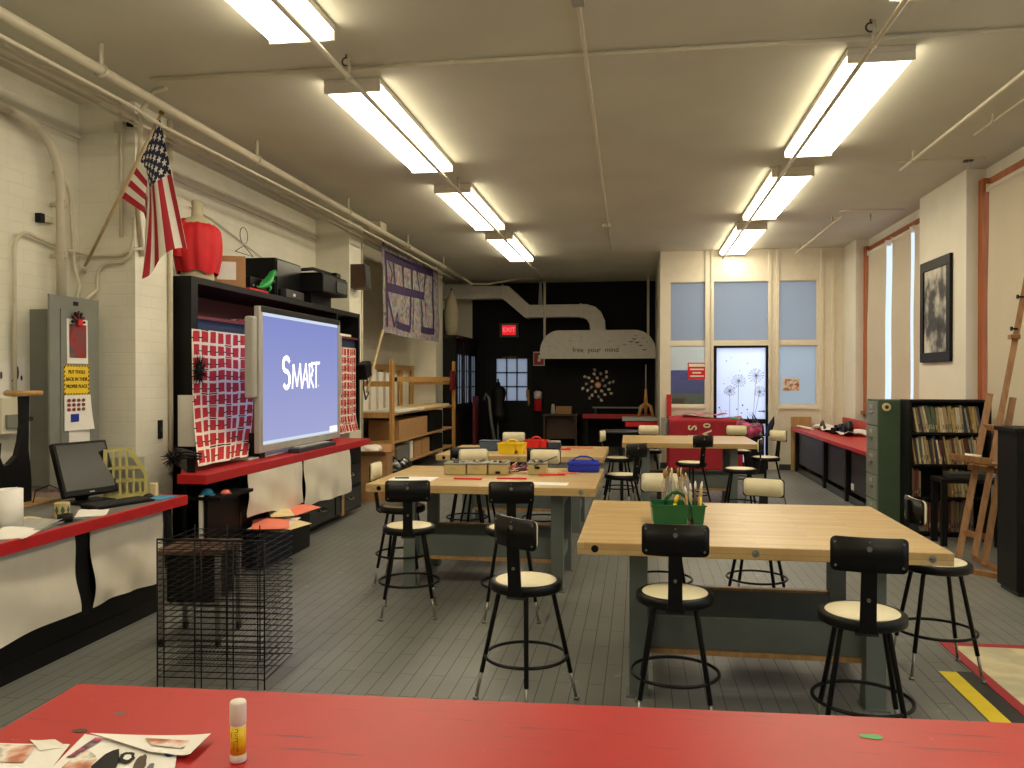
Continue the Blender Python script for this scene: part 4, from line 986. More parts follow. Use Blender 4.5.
# ================================================================ WORK TABLES
TZ = .80
def make_table(label, x0, x1, y0, y1, rz=0.0, vise=True, seed=0, bolts=(.06, .5, .93), beam=True):
    w, d = x1 - x0, y1 - y0
    t = thing('work_table', label, 'table', ((x0 + x1) / 2, (y0 + y1) / 2, 0), R(rz), 'butcher block work tables')
    W, D = w / 2, d / 2
    b = MB(); b.box(-W, -D, TZ - .06, W, D, TZ, 'butcher', .004)
    tp = part(t, 'tabletop', b)
    for k, f in enumerate(bolts):
        b = MB(); x = -W + w * f; m = 'black' if k == 0 else 'panelgrey'
        b.cyl((x, -D - .001, TZ - .03), (x, -D + .004, TZ - .03), .018, m, 14)
        if m != 'black': b.cyl((x, -D - .005, TZ - .03), (x, -D, TZ - .03), .009, 'steel', 8)
        part(tp, 'bolt', b)
    for sx in (-1, 1):
        for sy in (-1, 1):
            x, y = sx * (W - .295), (-(D - .20) if sy < 0 else D - .42)
            b = MB()      # folded steel leg: channel plus foot flange
            b.box(x - .045, y - .045, .0, x + .045, y - .037, TZ - .06, 'greygreen'); b.box(x - .045, y - .037, 0, x - .037, y + .045, TZ - .06, 'greygreen'); b.box(x + .037, y - .037, 0, x + .045, y + .045, TZ - .06, 'greygreen')
            b.prism([(y - .06, 0), (y + .07, 0), (y + .045, .12), (y - .045, .12)], 'x', x - sx * .05, x - sx * .046, 'greygreen')
            b.box(x - .06, y - .06, 0, x + .06, y + .06, .008, 'greygreen'); part(t, 'leg', b)
    for sx in (-1, 1):
        x = sx * (W - .295)
        b = MB(); b.box(x - .03, -D + .25, .62, x + .03, D - .25, TZ - .06, 'greygreen'); b.box(x - .02, -D + .25, .18, x + .02, D - .25, .26, 'greygreen'); part(t, 'end_rail', b)
    b = MB(); b.box(-W + .31, D - .46, .195, W - .31, D - .445, .352, 'greygreen'); part(t, 'back_stretcher', b)
    b = MB(); b.box(-W + .31, -D + .26, .222, W - .31, -D + .275, .375, 'greygreen'); b.box(-W + .31, -D + .26, .375, W - .31, -D + .29, .382, 'greygreen'); part(t, 'front_panel', b)
    b = MB(); b.box(-W + .30, -D + .25, .195, W - .30, -.10, .22, 'plywood'); part(t, 'bottom_shelf', b)
    b = MB(); b.box(-W + .31, D - .445, .352, W - .31, D - .40, .366, 'plywood'); part(t, 'ledge', b)
    return t
T1 = make_table('nearest butcher block work table, holding the green caddy', -.29, 1.43, 4.04, 5.45, -.2, bolts=(.05, .49, .945))
T2 = make_table('butcher block work table with tan plastic boxes and a blue caddy', -2.03, -.30, 6.02, 7.35, -.3, bolts=(.06, .64, .94))
T3 = make_table('butcher block work table with yellow and red caddies', -2.08, -.34, 8.42, 9.72, -.3, bolts=(.05, .5))
T4 = make_table('bare butcher block work table in front of the red cloth', -.20, 1.46, 10.35, 11.75, .5, bolts=(.05, .62))
# ================================================================ STOOLS
def make_stool(black_only=False):
    t = thing('drafting_stool', 'x', 'stool', group='round-seat metal stools with backrests')
    b = MB(); b.lathe([(.0, .607), (.10, .607), (.148, .602), (.155, .596), (.155, .585)], 'cream', n=32); part(t, 'seat', b, 'cream round seat top')
    b = MB(); b.lathe([(.153, .598), (.168, .600), (.180, .592), (.181, .560), (.172, .552), (.0, .552)], 'blackmetal', n=32); part(t, 'seat_rim', b)
    for k in range(4):
        a = PI / 4 + k * PI / 2 + .0
        c, s_ = math.cos(a), math.sin(a)
        P = lambda r, z: (c * r, s_ * r, z)
        b = MB(); b.tube([P(.125, .556), P(.135, .53), P(.222, .135)], .0115, 'blackmetal', 10); lg = part(t, 'leg', b)
        b = MB(); b.tube([P(.221, .14), P(.249, .012)], .0085, 'steel', 8); b.cyl(P(.251, .014), P(.252, 0), .015, 'steel', 10); part(lg, 'leg_extension', b)
    b = MB(); b.tube([(.203 * math.cos(a), .203 * math.sin(a), .222) for a in [2 * PI * k / 40 for k in range(40)]], .0085, 'blackmetal', 8, True); part(t, 'foot_ring', b)
    b = MB()     # bent steel strap from under the seat up to the backrest
    path = [(-.06, .548), (-.17, .545), (-.195, .56), (-.20, .60), (-.228, .80), (-.232, .90)]
    w = [.045, .045, .04, .032, .030, .026]
    vs = []
    for (y, z), ww in zip(path, w):
        i = path.index((y, z)); q = path[min(i + 1, 5)]; p = path[max(i - 1, 0)]; d = Vector((q[0] - p[0], q[1] - p[1])).normalized(); nx, nz = -d.y, d.x
        for sx, sn in ((-1, -1), (1, -1), (1, 1), (-1, 1)): vs.append((sx * ww, y + nx * sn * .006, z + nz * sn * .006))
    fs = [(i * 4 + j, i * 4 + (j + 1) % 4, i * 4 + 4 + (j + 1) % 4, i * 4 + 4 + j) for i in range(5) for j in range(4)] + [(0, 1, 2, 3), (20, 21, 22, 23)]
    b.add(vs, fs, 'blackmetal'); b.cyl((0, -.222, .70), (0, -.229, .70), .008, 'steel', 8); part(t, 'back_post', b)
    def plate(r0, r1, hw, z0, z1, m, cr=.022):
        # curved plate, rounded corners, centre of curvature in front of the back
        Rc = .55; b = MB(); n = 14
        out = []
        for cx, cz, a0 in ((hw - cr, z1 - cr, 0), (-hw + cr, z1 - cr, 90), (-hw + cr, z0 + cr, 180), (hw - cr, z0 + cr, 270)):
            for k in range(5): a = R(a0 + k * 22.5); out.append((cx + cr * math.cos(a), cz + cr * math.sin(a)))
        # strip into columns
        xs = sorted(set([round(-hw + 2 * hw * i / n, 5) for i in range(n + 1)] + [round(o_[0], 5) for o_ in out]))
        def zr(x):
            e = max(0, abs(x) - (hw - cr)); h = math.sqrt(max(0, cr * cr - e * e)); return z0 + cr - h, z1 - cr + h
        def pos(x, z, r): th = x / Rc; return (r * math.sin(th), -.235 + Rc - r * math.cos(th), z)
        vs = []; fs = []
        for x in xs:
            a, c_ = zr(x)
            vs += [pos(x, a, Rc + r0), pos(x, c_, Rc + r0), pos(x, c_, Rc + r1), pos(x, a, Rc + r1)]
        N = len(xs)
        for i in range(N - 1):
            o_ = i * 4
            for j in range(4): fs.append((o_ + j, o_ + (j + 1) % 4, o_ + 4 + (j + 1) % 4, o_ + 4 + j))
        fs += [(0, 1, 2, 3), ((N - 1) * 4, (N - 1) * 4 + 1, (N - 1) * 4 + 2, (N - 1) * 4 + 3)]
        b.add(vs, fs, m, True); return b, pos
    b, pos = plate(.0, .008, .147, .790, .931, 'blackmetal'); br = part(t, 'backrest', b)
    for (x, z, r) in ((-.128, .908, .005), (.128, .908, .005), (-.126, .812, .005), (.126, .812, .005), (0, .912, .004), (0, .885, .011)):
        k = MB(); p = Vector(pos(x, z, .55 + .008)); q = Vector(pos(x, z, .55 + .012)); k.cyl(p - (q - p) * .3, q, r, 'steel', 10); part(br, 'rivet', k)
    b, _ = plate(-.016, -.0005, .143, .796, .928, 'cream', .028); part(t, 'back_pad', b, 'cream back pad')
    return t
ST = [ # x, y, rz, z scale, label
 (.172, 3.96, -2, 1.0, 'stool with its black back to us, directly in front of the green caddy'),
 (.955, 3.75, -8, 1.0, 'nearest stool, black back to us, near the corner of the nearest table'),
 (-.55, 4.09, -37, 1.0, 'stool standing alone in the aisle with a twisted black backrest'),
 (1.615, 4.84, -90, 1.0, 'stool at the window end of the nearest table, feet by the white mat'),
 (.82, 5.98, 160, .94, 'stool with a cream back facing us, behind the bare part of the nearest table'),
 (.165, 5.80, 180, .99, 'stool with a cream back facing us, just behind the brush jars'),
 (-1.54, 5.48, 13, 1.0, 'stool with its black back to us, in front of the big white sheet'),
 (-.84, 5.52, 8, 1.0, 'stool with its black back to us, in front of the tan boxes, half behind another'),
 (-1.835, 6.33, -88, 1.0, 'stool at the end of the tan box table nearest the smart board'),
 (-1.45, 7.50, 204, 1.0, 'stool with a cream back facing us, behind the tan plastic boxes'),
 (-.86, 7.52, 180, 1.0, 'stool with a cream back facing us, beside the royal blue caddy'),
 (-1.68, 8.08, 8, 1.0, 'stool with a black back at the near side of the caddy table, wooden shelf side'),
 (-.93, 8.12, 6, 1.0, 'stool with a black back at the near side of the caddy table, middle of it'),
 (-1.52, 9.95, 180, 1.0, 'stool with a cream back facing us, behind the yellow caddy'),
 (-.235, 10.55, -100, 1.0, 'stool at the end of the bare far table nearest the black wall, turned sideways'),
 (-.165, 8.72, 44, 1.0, 'stool between the caddy table and the bare far table, black back beside it'),
 (.63, 10.1, 34, 1.0, 'stool before the bare far table, black back turned half to us, by the red cloth'),
 (1.12, 9.48, 76, 1.0, 'stool near the corner of the bare far table, its thin back edge-on'),
 (1.60, 10.9, 125, 1.0, 'stool with a cream back on its own by the window counter aisle'),
 (.15, 11.72, 180, 1.0, 'stool with a cream back behind the bare far table, nearer the black wall'),
 (1.37, 11.85, 178, 1.0, 'stool with a cream back behind the bare far table, before the dandelion door'),
]
SWIVEL = {1: (0, 0, .026), 2: (29, -32, .012), 3: (-76, 78, -.02)}      # loose backrests turned on their posts
S0 = make_stool()
for i, (x, y, rz, sz, lab) in enumerate(ST):
    if i == 0:
        S0.location = (x, y, 0); S0.rotation_euler = (0, 0, R(rz)); S0.scale = (1, 1, sz); S0['label'] = lab
    else:
        r = dup(S0, (x, y, 0), R(rz), lab, sz)
        if i in SWIVEL:
            swing, twist, lift = SWIVEL[i]
            for ch in r.children:
                if ch.name.startswith('back'):
                    M = Matrix.Rotation(R(swing), 4, 'Z')
                    if not ch.name.startswith('back_post'): M = Matrix.Translation((0, 0, lift)) @ M @ Matrix.Translation((0, -.235, 0)) @ Matrix.Rotation(R(twist), 4, 'Z') @ Matrix.Translation((0, .235, 0))
                    ch.matrix_local = M

for ch in S0.children:
    if ch.name in ('backrest', 'back_pad'): ch.location.z += .022      # this one is set a little higher
# ================================================================ THINGS ON THE TABLES
t = thing('art_caddy', 'green plastic caddy of brushes and a yellow marker on the nearest table', 'caddy', (.215, 4.70, TZ + .001), R(3), 'plastic art caddies')
def caddy(t, m, w=.29, d=.20, h=.105, hh=1.0):
    def tub(x0, x1, y0, y1):
        b = MB(); s = .012; q = .004
        pts0 = [(x0 + s, y0 + s), (x1 - s, y0 + s), (x1 - s, y1 - s), (x0 + s, y1 - s)]; pts1 = [(x0, y0), (x1, y0), (x1, y1), (x0, y1)]
        vs = [(x, y, 0) for x, y in pts0] + [(x, y, h) for x, y in pts1]
        ins = [(x0 + s + q, y0 + s + q), (x1 - s - q, y0 + s + q), (x1 - s - q, y1 - s - q), (x0 + s + q, y1 - s - q)]; ino = [(x0 + q, y0 + q), (x1 - q, y0 + q), (x1 - q, y1 - q), (x0 + q, y1 - q)]
        vs += [(x, y, q) for x, y in ins] + [(x, y, h) for x, y in ino]
        fs = [(0, 1, 2, 3), (8, 9, 10, 11)] + [(i, (i + 1) % 4, 4 + (i + 1) % 4, 4 + i) for i in range(4)] + [(4 + i, 4 + (i + 1) % 4, 12 + (i + 1) % 4, 12 + i) for i in range(4)] + [(8 + i, 8 + (i + 1) % 4, 12 + (i + 1) % 4, 12 + i) for i in range(4)]
        b.add(vs, fs, m)
        b.box(x0 - .006, y0 - .006, h - .006, x1 + .006, y0 + .002, h + .001, m); b.box(x0 - .006, y1 - .002, h - .006, x1 + .006, y1 + .006, h + .001, m)
        return b
    part(t, 'tub', tub(-w / 2, w * .19, -d / 2, d / 2)); part(t, 'cup', tub(w * .24, w / 2, -d / 2, d / 2 - .1 * d))
    b = MB(); b.tube([(-w * .22, 0, h - .01), (-w * .21, 0, h + .02 * hh), (-w * .1, 0, h + .055 * hh), (w * .05, 0, h + .06 * hh), (w * .17, 0, h + .03 * hh), (w * .22, 0, h - .01)], .011, m, 10); part(t, 'handle', b)
    b = MB(); b.box(w * .17, -d * .4, h * .3, w * .26, d * .4, h * .9, m); part(t, 'bridge', b)
caddy(t, 'green')
def stick(label, x, y, z, dx, dy, L, r, m, name='paint_brush', cat='brush', tipm=None, tl_=.05, group='tools in the green caddy'):
    t = thing(name, label, cat, (x, y, z), 0, group); d = Vector((dx, dy, 1)).normalized()
    b = MB(); b.tube([(0, 0, 0), d * (L - tl_)], r, m, 8); part(t, 'handle', b)
    b = MB(); b.tube([d * (L - tl_), d * (L - tl_ * .5), d * L], [r, r * 1.25, r * .5], tipm or m, 8); part(t, 'tip', b); return t
cx, cy, cz = .215, 4.70, TZ + .012
for i, (dx, x, L, m, tm) in enumerate(((-.12, .065, .19, 'pine', 'white'), (-.03, .08, .20, 'tanbox', 'white'), (.03, .092, .22, 'brown', 'white'), (.16, .105, .215, 'pine', 'white'), (.07, .12, .18, 'yellow', 'tanbox'), (-.3, .075, .17, 'tanbox', 'brown'))):
    stick(['brush with a white tip leaning outward at the middle of the green caddy', 'tan brush with a white tip, upright in the green caddy cup', 'dark brush with a white tip, tallest in the green caddy cup', 'brush with a white tip leaning toward the windows from the green caddy cup', 'yellow pencil low in the green caddy cup', 'short dark-tipped brush leaning back in the green caddy cup'][i],
          cx + x, cy + (.02 if i % 2 else -.03), cz, dx, .05, L, .006, m, tipm=tm, tl_=.045)
stick('bright yellow marker in the big part of the green caddy', cx - .035, cy - .05, cz, .25, .05, .15, .009, 'yellow', 'marker_pen', 'marker')
for i, (x, y) in enumerate(((.18, 5.02), (.268, 5.0))):
    t = thing('brush_jar', ['clear jar crammed with brushes behind the green caddy, nearer the aisle', 'clear jar crammed with brushes behind the green caddy, nearer the windows'][i], 'jar', (x, y, TZ + .001), 0, 'brush jars')
    b = MB(); b.lathe([(.038, 0), (.042, .01), (.042, .17), (.030, .20), (.026, .215)], 'clearplastic', n=20); part(t, 'glass', b)
    rd = random.Random(i)
    for k in range(9):
        a = rd.uniform(0, 6.28); r = rd.uniform(.004, .022); d = Vector((rd.uniform(-.12, .12) if k % 3 else .0, rd.uniform(-.1, .1), 1)).normalized(); p = Vector((r * math.cos(a), r * math.sin(a), .006)); L = rd.uniform(.22, .268)
        b = MB(); b.tube([p, p + d * L * .8], .0045, ['brown', 'tanbox', 'darkred', 'cardboard'][k % 4], 6); b.tube([p + d * L * .8, p + d * L * .9, p + d * L], [.0055, .008, .003], ['manila', 'brown', 'cardboard'][k % 3], 6); part(t, 'brush', b)
# T2
for i, (u0, u1, lab) in enumerate(((443, 465, 'tan plastic box at the shelf end of the row of boxes'), (466, 486, 'tan plastic box second in the row, lid piled with bits'), (487.5, 507, 'tan plastic box in the middle of the row with a dark latch'), (527, 546, 'tan plastic box standing apart with a stick across its top'))):
    a, c_ = at(u0, 475, 'z', TZ), at(u1, 475, 'z', TZ); w = (c_ - a).length
    t = thing('plastic_box', lab, 'box', ((a.x + c_.x) / 2, (a.y + c_.y) / 2 + .1, TZ + .001), R(3), 'tan plastic boxes')
    b = MB(); b.box(-w / 2, -.10, 0, w / 2, .12, .085, 'tanbox', .008); part(t, 'box_body', b)
    b = MB(); b.box(-w / 2 - .004, -.106, .085, w / 2 + .004, .126, .097, 'panelgrey', .004); part(t, 'box_lid', b)
    b = MB(); rd = random.Random(40 + i)
    for k in range(7): x, y = rd.uniform(-w / 2 + .02, w / 2 - .03), rd.uniform(-.08, .08); b.box(x, y, .097, x + rd.uniform(.02, .05), y + rd.uniform(.02, .05), .097 + rd.uniform(.008, .022), rd.choice(['artist_clutter', 'darkgrey', 'tanbox', 'filegreen']), .003)
    part(t, 'bits', b)
    b = MB(); b.box(-.02, -.108, .01 if i == 2 else .05, .02, -.10, .03 if i == 2 else .07, 'black' if i > 1 else 'tanbox', .003); part(t, 'latch', b)
p = at(516, 473, 'z', TZ); b = MB(); rd = random.Random(5)
for k in range(26): x, y = rd.uniform(-.08, .08), rd.uniform(-.1, .08); z = rd.uniform(0, .05) * (1 - abs(x) * 6); b.cyl(p + Vector((x - .03, y, z + .006)), p + Vector((x + .04, y + rd.uniform(-.03, .03), z + rd.uniform(.01, .05))), .005, rd.choice(['pinkmix', 'artist_clutter', 'redshirt', 'manila']), 6)
o_ = solo('crayon_heap', b, 'heap of pinkish loose crayons and sticks between the tan boxes', 'crayons', kind='stuff')
b = MB(); q = at(534, 466, 'z', TZ + .10); b.tube([q, q + Vector((.17, .1, .07))], .005, 'brown', 6); solo('wooden_stick', b, 'thin dark stick slanting up across the last tan box', 'stick')
def flat(name, lab, cat, u, v, w, d, h, m, rz=0, z=TZ, bev=.002, group=None):
    p = at(u, v, 'z', z); b = MB(Tm((p.x, p.y, z + .0012), (0, 0, R(rz)))); b.box(-w / 2, -d / 2, 0, w / 2, d / 2, h, m, bev); return solo(name, b, lab, cat, group)
flat('red_ruler', 'flat red strip on the table before the second tan box', 'ruler', 468, 479.3, .22, .05, .012, 'caddyred', 0)
flat('red_ruler', 'flat red strip before the middle tan box, behind a black backrest', 'ruler', 512, 479, .24, .05, .012, 'caddyred', 0)
flat('red_scissors', 'red handled scissors lying behind the white sheet near the blue caddy', 'scissors', 552, 475.5, .22, .03, .012, 'caddyred', 14)
flat('craft_knife', 'thin grey and orange craft knife beside the blue caddy', 'knife', 567, 474, .16, .02, .012, 'orange', 4)
flat('blue_marker', 'dark blue marker lying on the white sheet by the black backrest', 'marker', 402, 478.6, .11, .014, .012, 'slate', 10, z=TZ + .004)
papers('paper_sheet', 'big white sheet on the tan box table, end nearest the smart board', at(412, 479, 'z', TZ).x, at(412, 479, 'z', TZ).y, .36, .26, 0, TZ + .001, 1, 'paper')
papers('paper_sheet', 'white sheet at the table edge beside the black backrest', at(549, 485, 'z', TZ).x, at(549, 484, 'z', TZ).y, .27, .17, -2, TZ + .001, 1, 'paper')
# royal blue lidded caddy
p = at(583, 472.5, 'z', TZ); t = thing('lidded_caddy', 'royal blue lidded caddy with an arched handle', 'caddy', (p.x, p.y + .08, TZ + .001), R(3))
b = MB(); b.box(-.135, -.09, 0, .135, .09, .06, 'blue', .018); b.box(-.14, -.095, .05, .14, .095, .092, 'blue', .022); part(t, 'case', b)
b = MB(); b.tube([(-.09, -.02, .088), (-.07, -.02, .115), (-.03, -.02, .130), (.03, -.02, .130), (.07, -.02, .115), (.09, -.02, .088)], .008, 'blue', 10); part(t, 'handle', b)
# T3 caddies
def caddy_at(u, v, m, lab, w, d=.2, h=.1):
    p = at(u, v, 'z', TZ); t = thing('art_caddy', lab, 'caddy', (p.x, p.y + d / 2, TZ + .001), R(-4), 'plastic art caddies'); caddy(t, m, w, d, h, .55); return t
caddy_at(511, 454.0, 'yellow', 'bright yellow plastic caddy on the second table', .28, .2, .11)
caddy_at(535.5, 449.5, 'caddyred', 'bright red plastic caddy on the second table', .26, .2, .10)
p = at(488.5, 451, 'z', TZ); t = thing('plastic_bin', 'slate blue open bin beside the yellow caddy', 'bin', (p.x, p.y + .08, TZ + .001), R(-3))
b = MB(); b.box(-.10, -.08, 0, .10, .08, .105, 'slate', .01); part(t, 'tub', b); b = MB(); b.box(-.106, -.086, .10, .106, .086, .112, 'navy', .004); part(t, 'rim', b)
p = at(553.5, 449.5, 'z', TZ); t = thing('plastic_bin', 'small navy bin on the window side of the red caddy', 'bin', (p.x, p.y + .08, TZ + .001))
b = MB(); b.box(-.075, -.07, 0, .075, .07, .075, 'navy', .008); part(t, 'tub', b); b = MB(); b.box(-.07, -.06, .075, .07, .06, .09, 'artist_clutter', .006); part(t, 'contents', b)
flat('red_ruler', 'long red strip lying on the caddy table beside the navy bin', 'ruler', 580, 448.2, .30, .05, .012, 'orange', 2)
flat('red_scissors', 'small red scissors at the foot of the navy bin', 'scissors', 566, 450, .1, .06, .018, 'caddyred', 20)
# ================================================================ RED FOREGROUND TABLE
RZ = .90
c0 = Vector((-1.27, 1.73, 0)); ang = math.atan2(.09, 2.05)
t = thing('red_table', 'long red painted table with dark scratches, cut by the bottom edge', 'table', (c0.x, c0.y, 0), ang)
b = MB(); b.box(0, -.85, RZ - .04, 2.9, 0, RZ, 'red_table', .006); part(t, 'tabletop', b)
b = MB(); b.box(.10, -.80, RZ - .14, 2.8, -.06, RZ - .04, 'red_table'); part(t, 'apron', b)
for x in (.12, 2.70):
    for y in (-.78, -.14):
        b = MB(); b.box(x, y, 0, x + .08, y + .08, RZ - .14, 'black', .004); part(t, 'leg', b)
p = at(240, 763, 'z', RZ)
t = thing('glue_stick', 'standing glue stick with a white cap and a yellow label on the red table', 'glue stick', (p.x - .0065, p.y + .006, RZ + .001))
b = MB(); b.lathe([(.0135, 0), (.0145, .002), (.0145, .012), (.0135, .014), (.0135, .072)], 'white', n=28); part(t, 'barrel', b)
b = MB(); b.lathe([(.0135, .068), (.0148, .070), (.0148, .106), (.0135, .110), (.0, .1105)], 'white', n=28); part(t, 'cap', b)
b = MB(); b.lathe([(.01385, .015), (.01385, .066)], 'yellow', n=28); lb = part(t, 'label_wrap', b, 'yellow printed label')
b = MB()
def wraptxt(s, size, z0, a0, m):
    k = MB(); k.text(s, size, Matrix(), m, 0)
    # text runs up the stick: local x -> z, local y -> around
    k.v = [Vector((.01395 * math.sin(a0 - v.y / .01395), -.01395 * math.cos(a0 - v.y / .01395), z0 + v.x)) for v in k.v]
    b.add(k.v, k.f, m)
wraptxt('UHU', .011, .052, R(12), 'black'); wraptxt('stic', .0075, .052, R(-32), 'brown'); wraptxt('glue stick', .005, .032, R(20), 'darkred'); wraptxt('washable', .0045, .032, R(-8), 'brown')
part(lb, 'label_print', b)
def page(name, lab, pts, z, m, curl=0.0, extra=None):
    """paper from four measured corners (near-left, near-right, far-right, far-left)"""
    P = [at(u, v, 'z', RZ) for u, v in pts]
    def fn(u, v):
        q = P[0].lerp(P[1], u).lerp(P[3].lerp(P[2], u), v); return (q.x, q.y, RZ + z + curl * (u ** 6) * 1.0 + .0008 * math.sin(u * 5 + v * 3))
    b = MB(); b.grid(fn, 18, 8, m, .0006)
    if extra: extra(b, P)
    return solo(name, b, lab, 'paper')
def ink(b, P, poly, m, z, on=RZ):
    """flat printed shape; poly in the page's own 0..1 coordinates"""
    vs = [P[0].lerp(P[1], u).lerp(P[3].lerp(P[2], u), v) + Vector((0, 0, z)) for u, v in poly]
    b.add(vs, [tuple(range(len(vs)))], m)
def blob(cx, cy, rx, ry, n=14, w=.12, s=0): return [(cx + rx * math.cos(2 * PI * k / n) * (1 + w * math.sin(3 * k + s)), cy + ry * math.sin(2 * PI * k / n) * (1 + w * math.cos(2 * k + s))) for k in range(n)]
page('paper_sheet', 'plain white sheet under the magazine page on the red table', [(-60, 790), (35, 790), (70, 745), (-10, 743)], .001, 'paper',
     extra=lambda b, P: ink(b, P, [(.1, .55), (.62, .55), (.62, .95), (.15, .95)], 'photo_page', .0022))
page('paper_sheet', 'small white sheet corner sticking up behind the magazine page', [(40, 752), (68, 748), (55, 741), (30, 741)], .0025, 'white')
def mg(b, P):
    z = .0058
    ink(b, P, blob(.42, .42, .10, .34), 'black', z); ink(b, P, blob(.56, .62, .07, .13, s=2), 'black', z)
    ink(b, P, blob(.565, .63, .035, .06, s=2), 'paper', z + .0003)
    ink(b, P, blob(.20, .40, .12, .30, s=4), 'photo_page', z); ink(b, P, [(.04, .55), (.12, .55), (.22, .93), (.14, .95)], 'pinkmix', z)
    ink(b, P, blob(.70, .50, .05, .22, s=1), 'brown', z); ink(b, P, blob(.93, .82, .06, .1, s=5), 'bluecabinet', z)
    ink(b, P, blob(.80, .35, .03, .2, s=2), 'greygreen', z)
page('magazine_page', 'printed magazine page with a black figure drawing on the red table', [(28, 795), (172, 790), (178, 750), (85, 736)], .004, 'paper', 0, mg)
page('magazine_page', 'white folded magazine page with a curled edge nearest the glue stick', [(150, 757), (190, 762), (211, 742), (90, 738)], .010, 'paper', .006,
     lambda b, P: ink(b, P, [(.35, .35), (.8, .3), (.85, .7), (.4, .75)], 'photo_page', .0125))
# paint drips as part of place
b = MB(); p = at(871, 737, 'z', RZ); b.add([(p.x + .022 * math.cos(2 * PI * k / 16), p.y + .012 * math.sin(2 * PI * k / 16) * (1 + .2 * math.sin(k)), RZ + .0012) for k in range(16)], [tuple(range(16))], 'toygreen')
o_ = solo('paint_spot', b, 'small dried green paint spot on the red table', 'paint spot')
b = MB(); p = at(80, 731, 'z', RZ); b.add([(p.x + .016 * math.cos(2 * PI * k / 16), p.y + .009 * math.sin(2 * PI * k / 16), RZ + .0012) for k in range(16)], [tuple(range(16))], 'brown')
solo('paint_spot', b, 'small brown paint spot near the magazine page on the red table', 'paint spot')

# ================================================================ WIRE DRYING RACK
t = thing('drying_rack', 'black wire art drying rack with many thin shelves, behind the red table', 'drying rack', (-2.19, 4.2, 0), R(4))
X0, X1, Y0, Y1, TOP = -.285, .285, -.21, .20, .755
NS = 23
for k in range(NS):
    z = .05 + (TOP - .06) * k / (NS - 1); b = MB()
    def wr(p, q, r=.0022): b.cyl(p, q, r, 'blackmetal', 4, smooth=False)
    wr((X0, Y0, z), (X1, Y0, z), .003); wr((X0, Y1, z), (X1, Y1, z), .003); wr((X0, Y0, z), (X0, Y1, z)); wr((X1, Y0, z), (X1, Y1, z), .003); wr((X0, 0, z), (X1, 0, z))
    for j in range(1, 9): x = X0 + (X1 - X0) * j / 9; wr((x, Y0, z), (x, Y1, z), .0014)
    part(t, 'wire_shelf', b)
for x in (X0, X0 + .035, X0 + .20, X0 + .235, X1 - .20, X1 - .165, X1 - .035, X1):
    b = MB(); b.tube([(x, Y0 - .006, 0), (x, Y0 - .006, TOP + .012)], .0042 if x in (X0, X1) else .0034, 'blackmetal', 6); part(t, 'upright', b)
for x in (X0, X0 + .19, X1 - .19):
    b = MB(); b.tube([(x, Y1 + .006, 0), (x, Y1 + .006, TOP + .012)], .004, 'blackmetal', 6); part(t, 'upright', b)
b = MB(); b.tube([(X0, Y0 - .006, TOP + .01), (X1, Y0 - .006, TOP + .01)], .006, 'blackmetal', 6); part(t, 'top_bar', b)
# low cart behind it
t = thing('metal_cart', 'low grey metal cart with a dark wooden top behind the wire rack', 'cart', (-2.66, 4.76, 0), R(8))
b = MB(); b.box(-.19, -.20, .55, .19, .20, .575, 'brown', .004); part(t, 'top', b)
b = MB(); b.box(-.17, -.18, .24, .17, .18, .255, 'midgrey', .003); part(t, 'shelf', b)
b = MB(); b.box(-.15, -.15, .26, .15, .16, .54, 'black', .006); part(t, 'drawer_box', b)
for sx in (-1, 1):
    for sy in (-1, 1):
        b = MB(); b.box(sx * .17 - .014, sy * .18 - .014, .05, sx * .17 + .014, sy * .18 + .014, .55, 'midgrey'); lg = part(t, 'leg', b)
        b = MB(); b.cyl((sx * .17 - .01, sy * .18, .025), (sx * .17 + .01, sy * .18, .025), .025, 'black', 14); b.box(sx * .17 - .016, sy * .18 - .01, .03, sx * .17 + .016, sy * .18 + .01, .06, 'darkgrey'); part(lg, 'caster', b)
# ================================================================ FLOOR MAT AND TAPE
b = MB(); b.box(1.86, 3.35, .001, 4.0 - .35, 5.28, .004, 'pattern_mat'); solo('floor_mat', b, 'pale patterned floor mat bordered with red tape', 'mat')
b = MB(); b.box(1.80, 3.3, .001, 1.86, 5.34, .0055, 'mat_border'); b.box(1.86, 5.28, .001, 3.65, 5.34, .0055, 'mat_border'); solo('red_floor_tape', b, 'dark red tape around the pale floor mat', 'tape')
b = MB(); b.box(1.715, 3.3, .001, 1.797, 4.82, .003, 'mat_dark'); solo('black_floor_strip', b, 'black strip on the floor between the yellow tape and the mat', 'strip')
b = MB(); b.box(1.62, 3.3, .001, 1.713, 4.81, .003, 'tape'); solo('yellow_floor_tape', b, 'bright yellow tape stripe on the grey floor', 'tape')
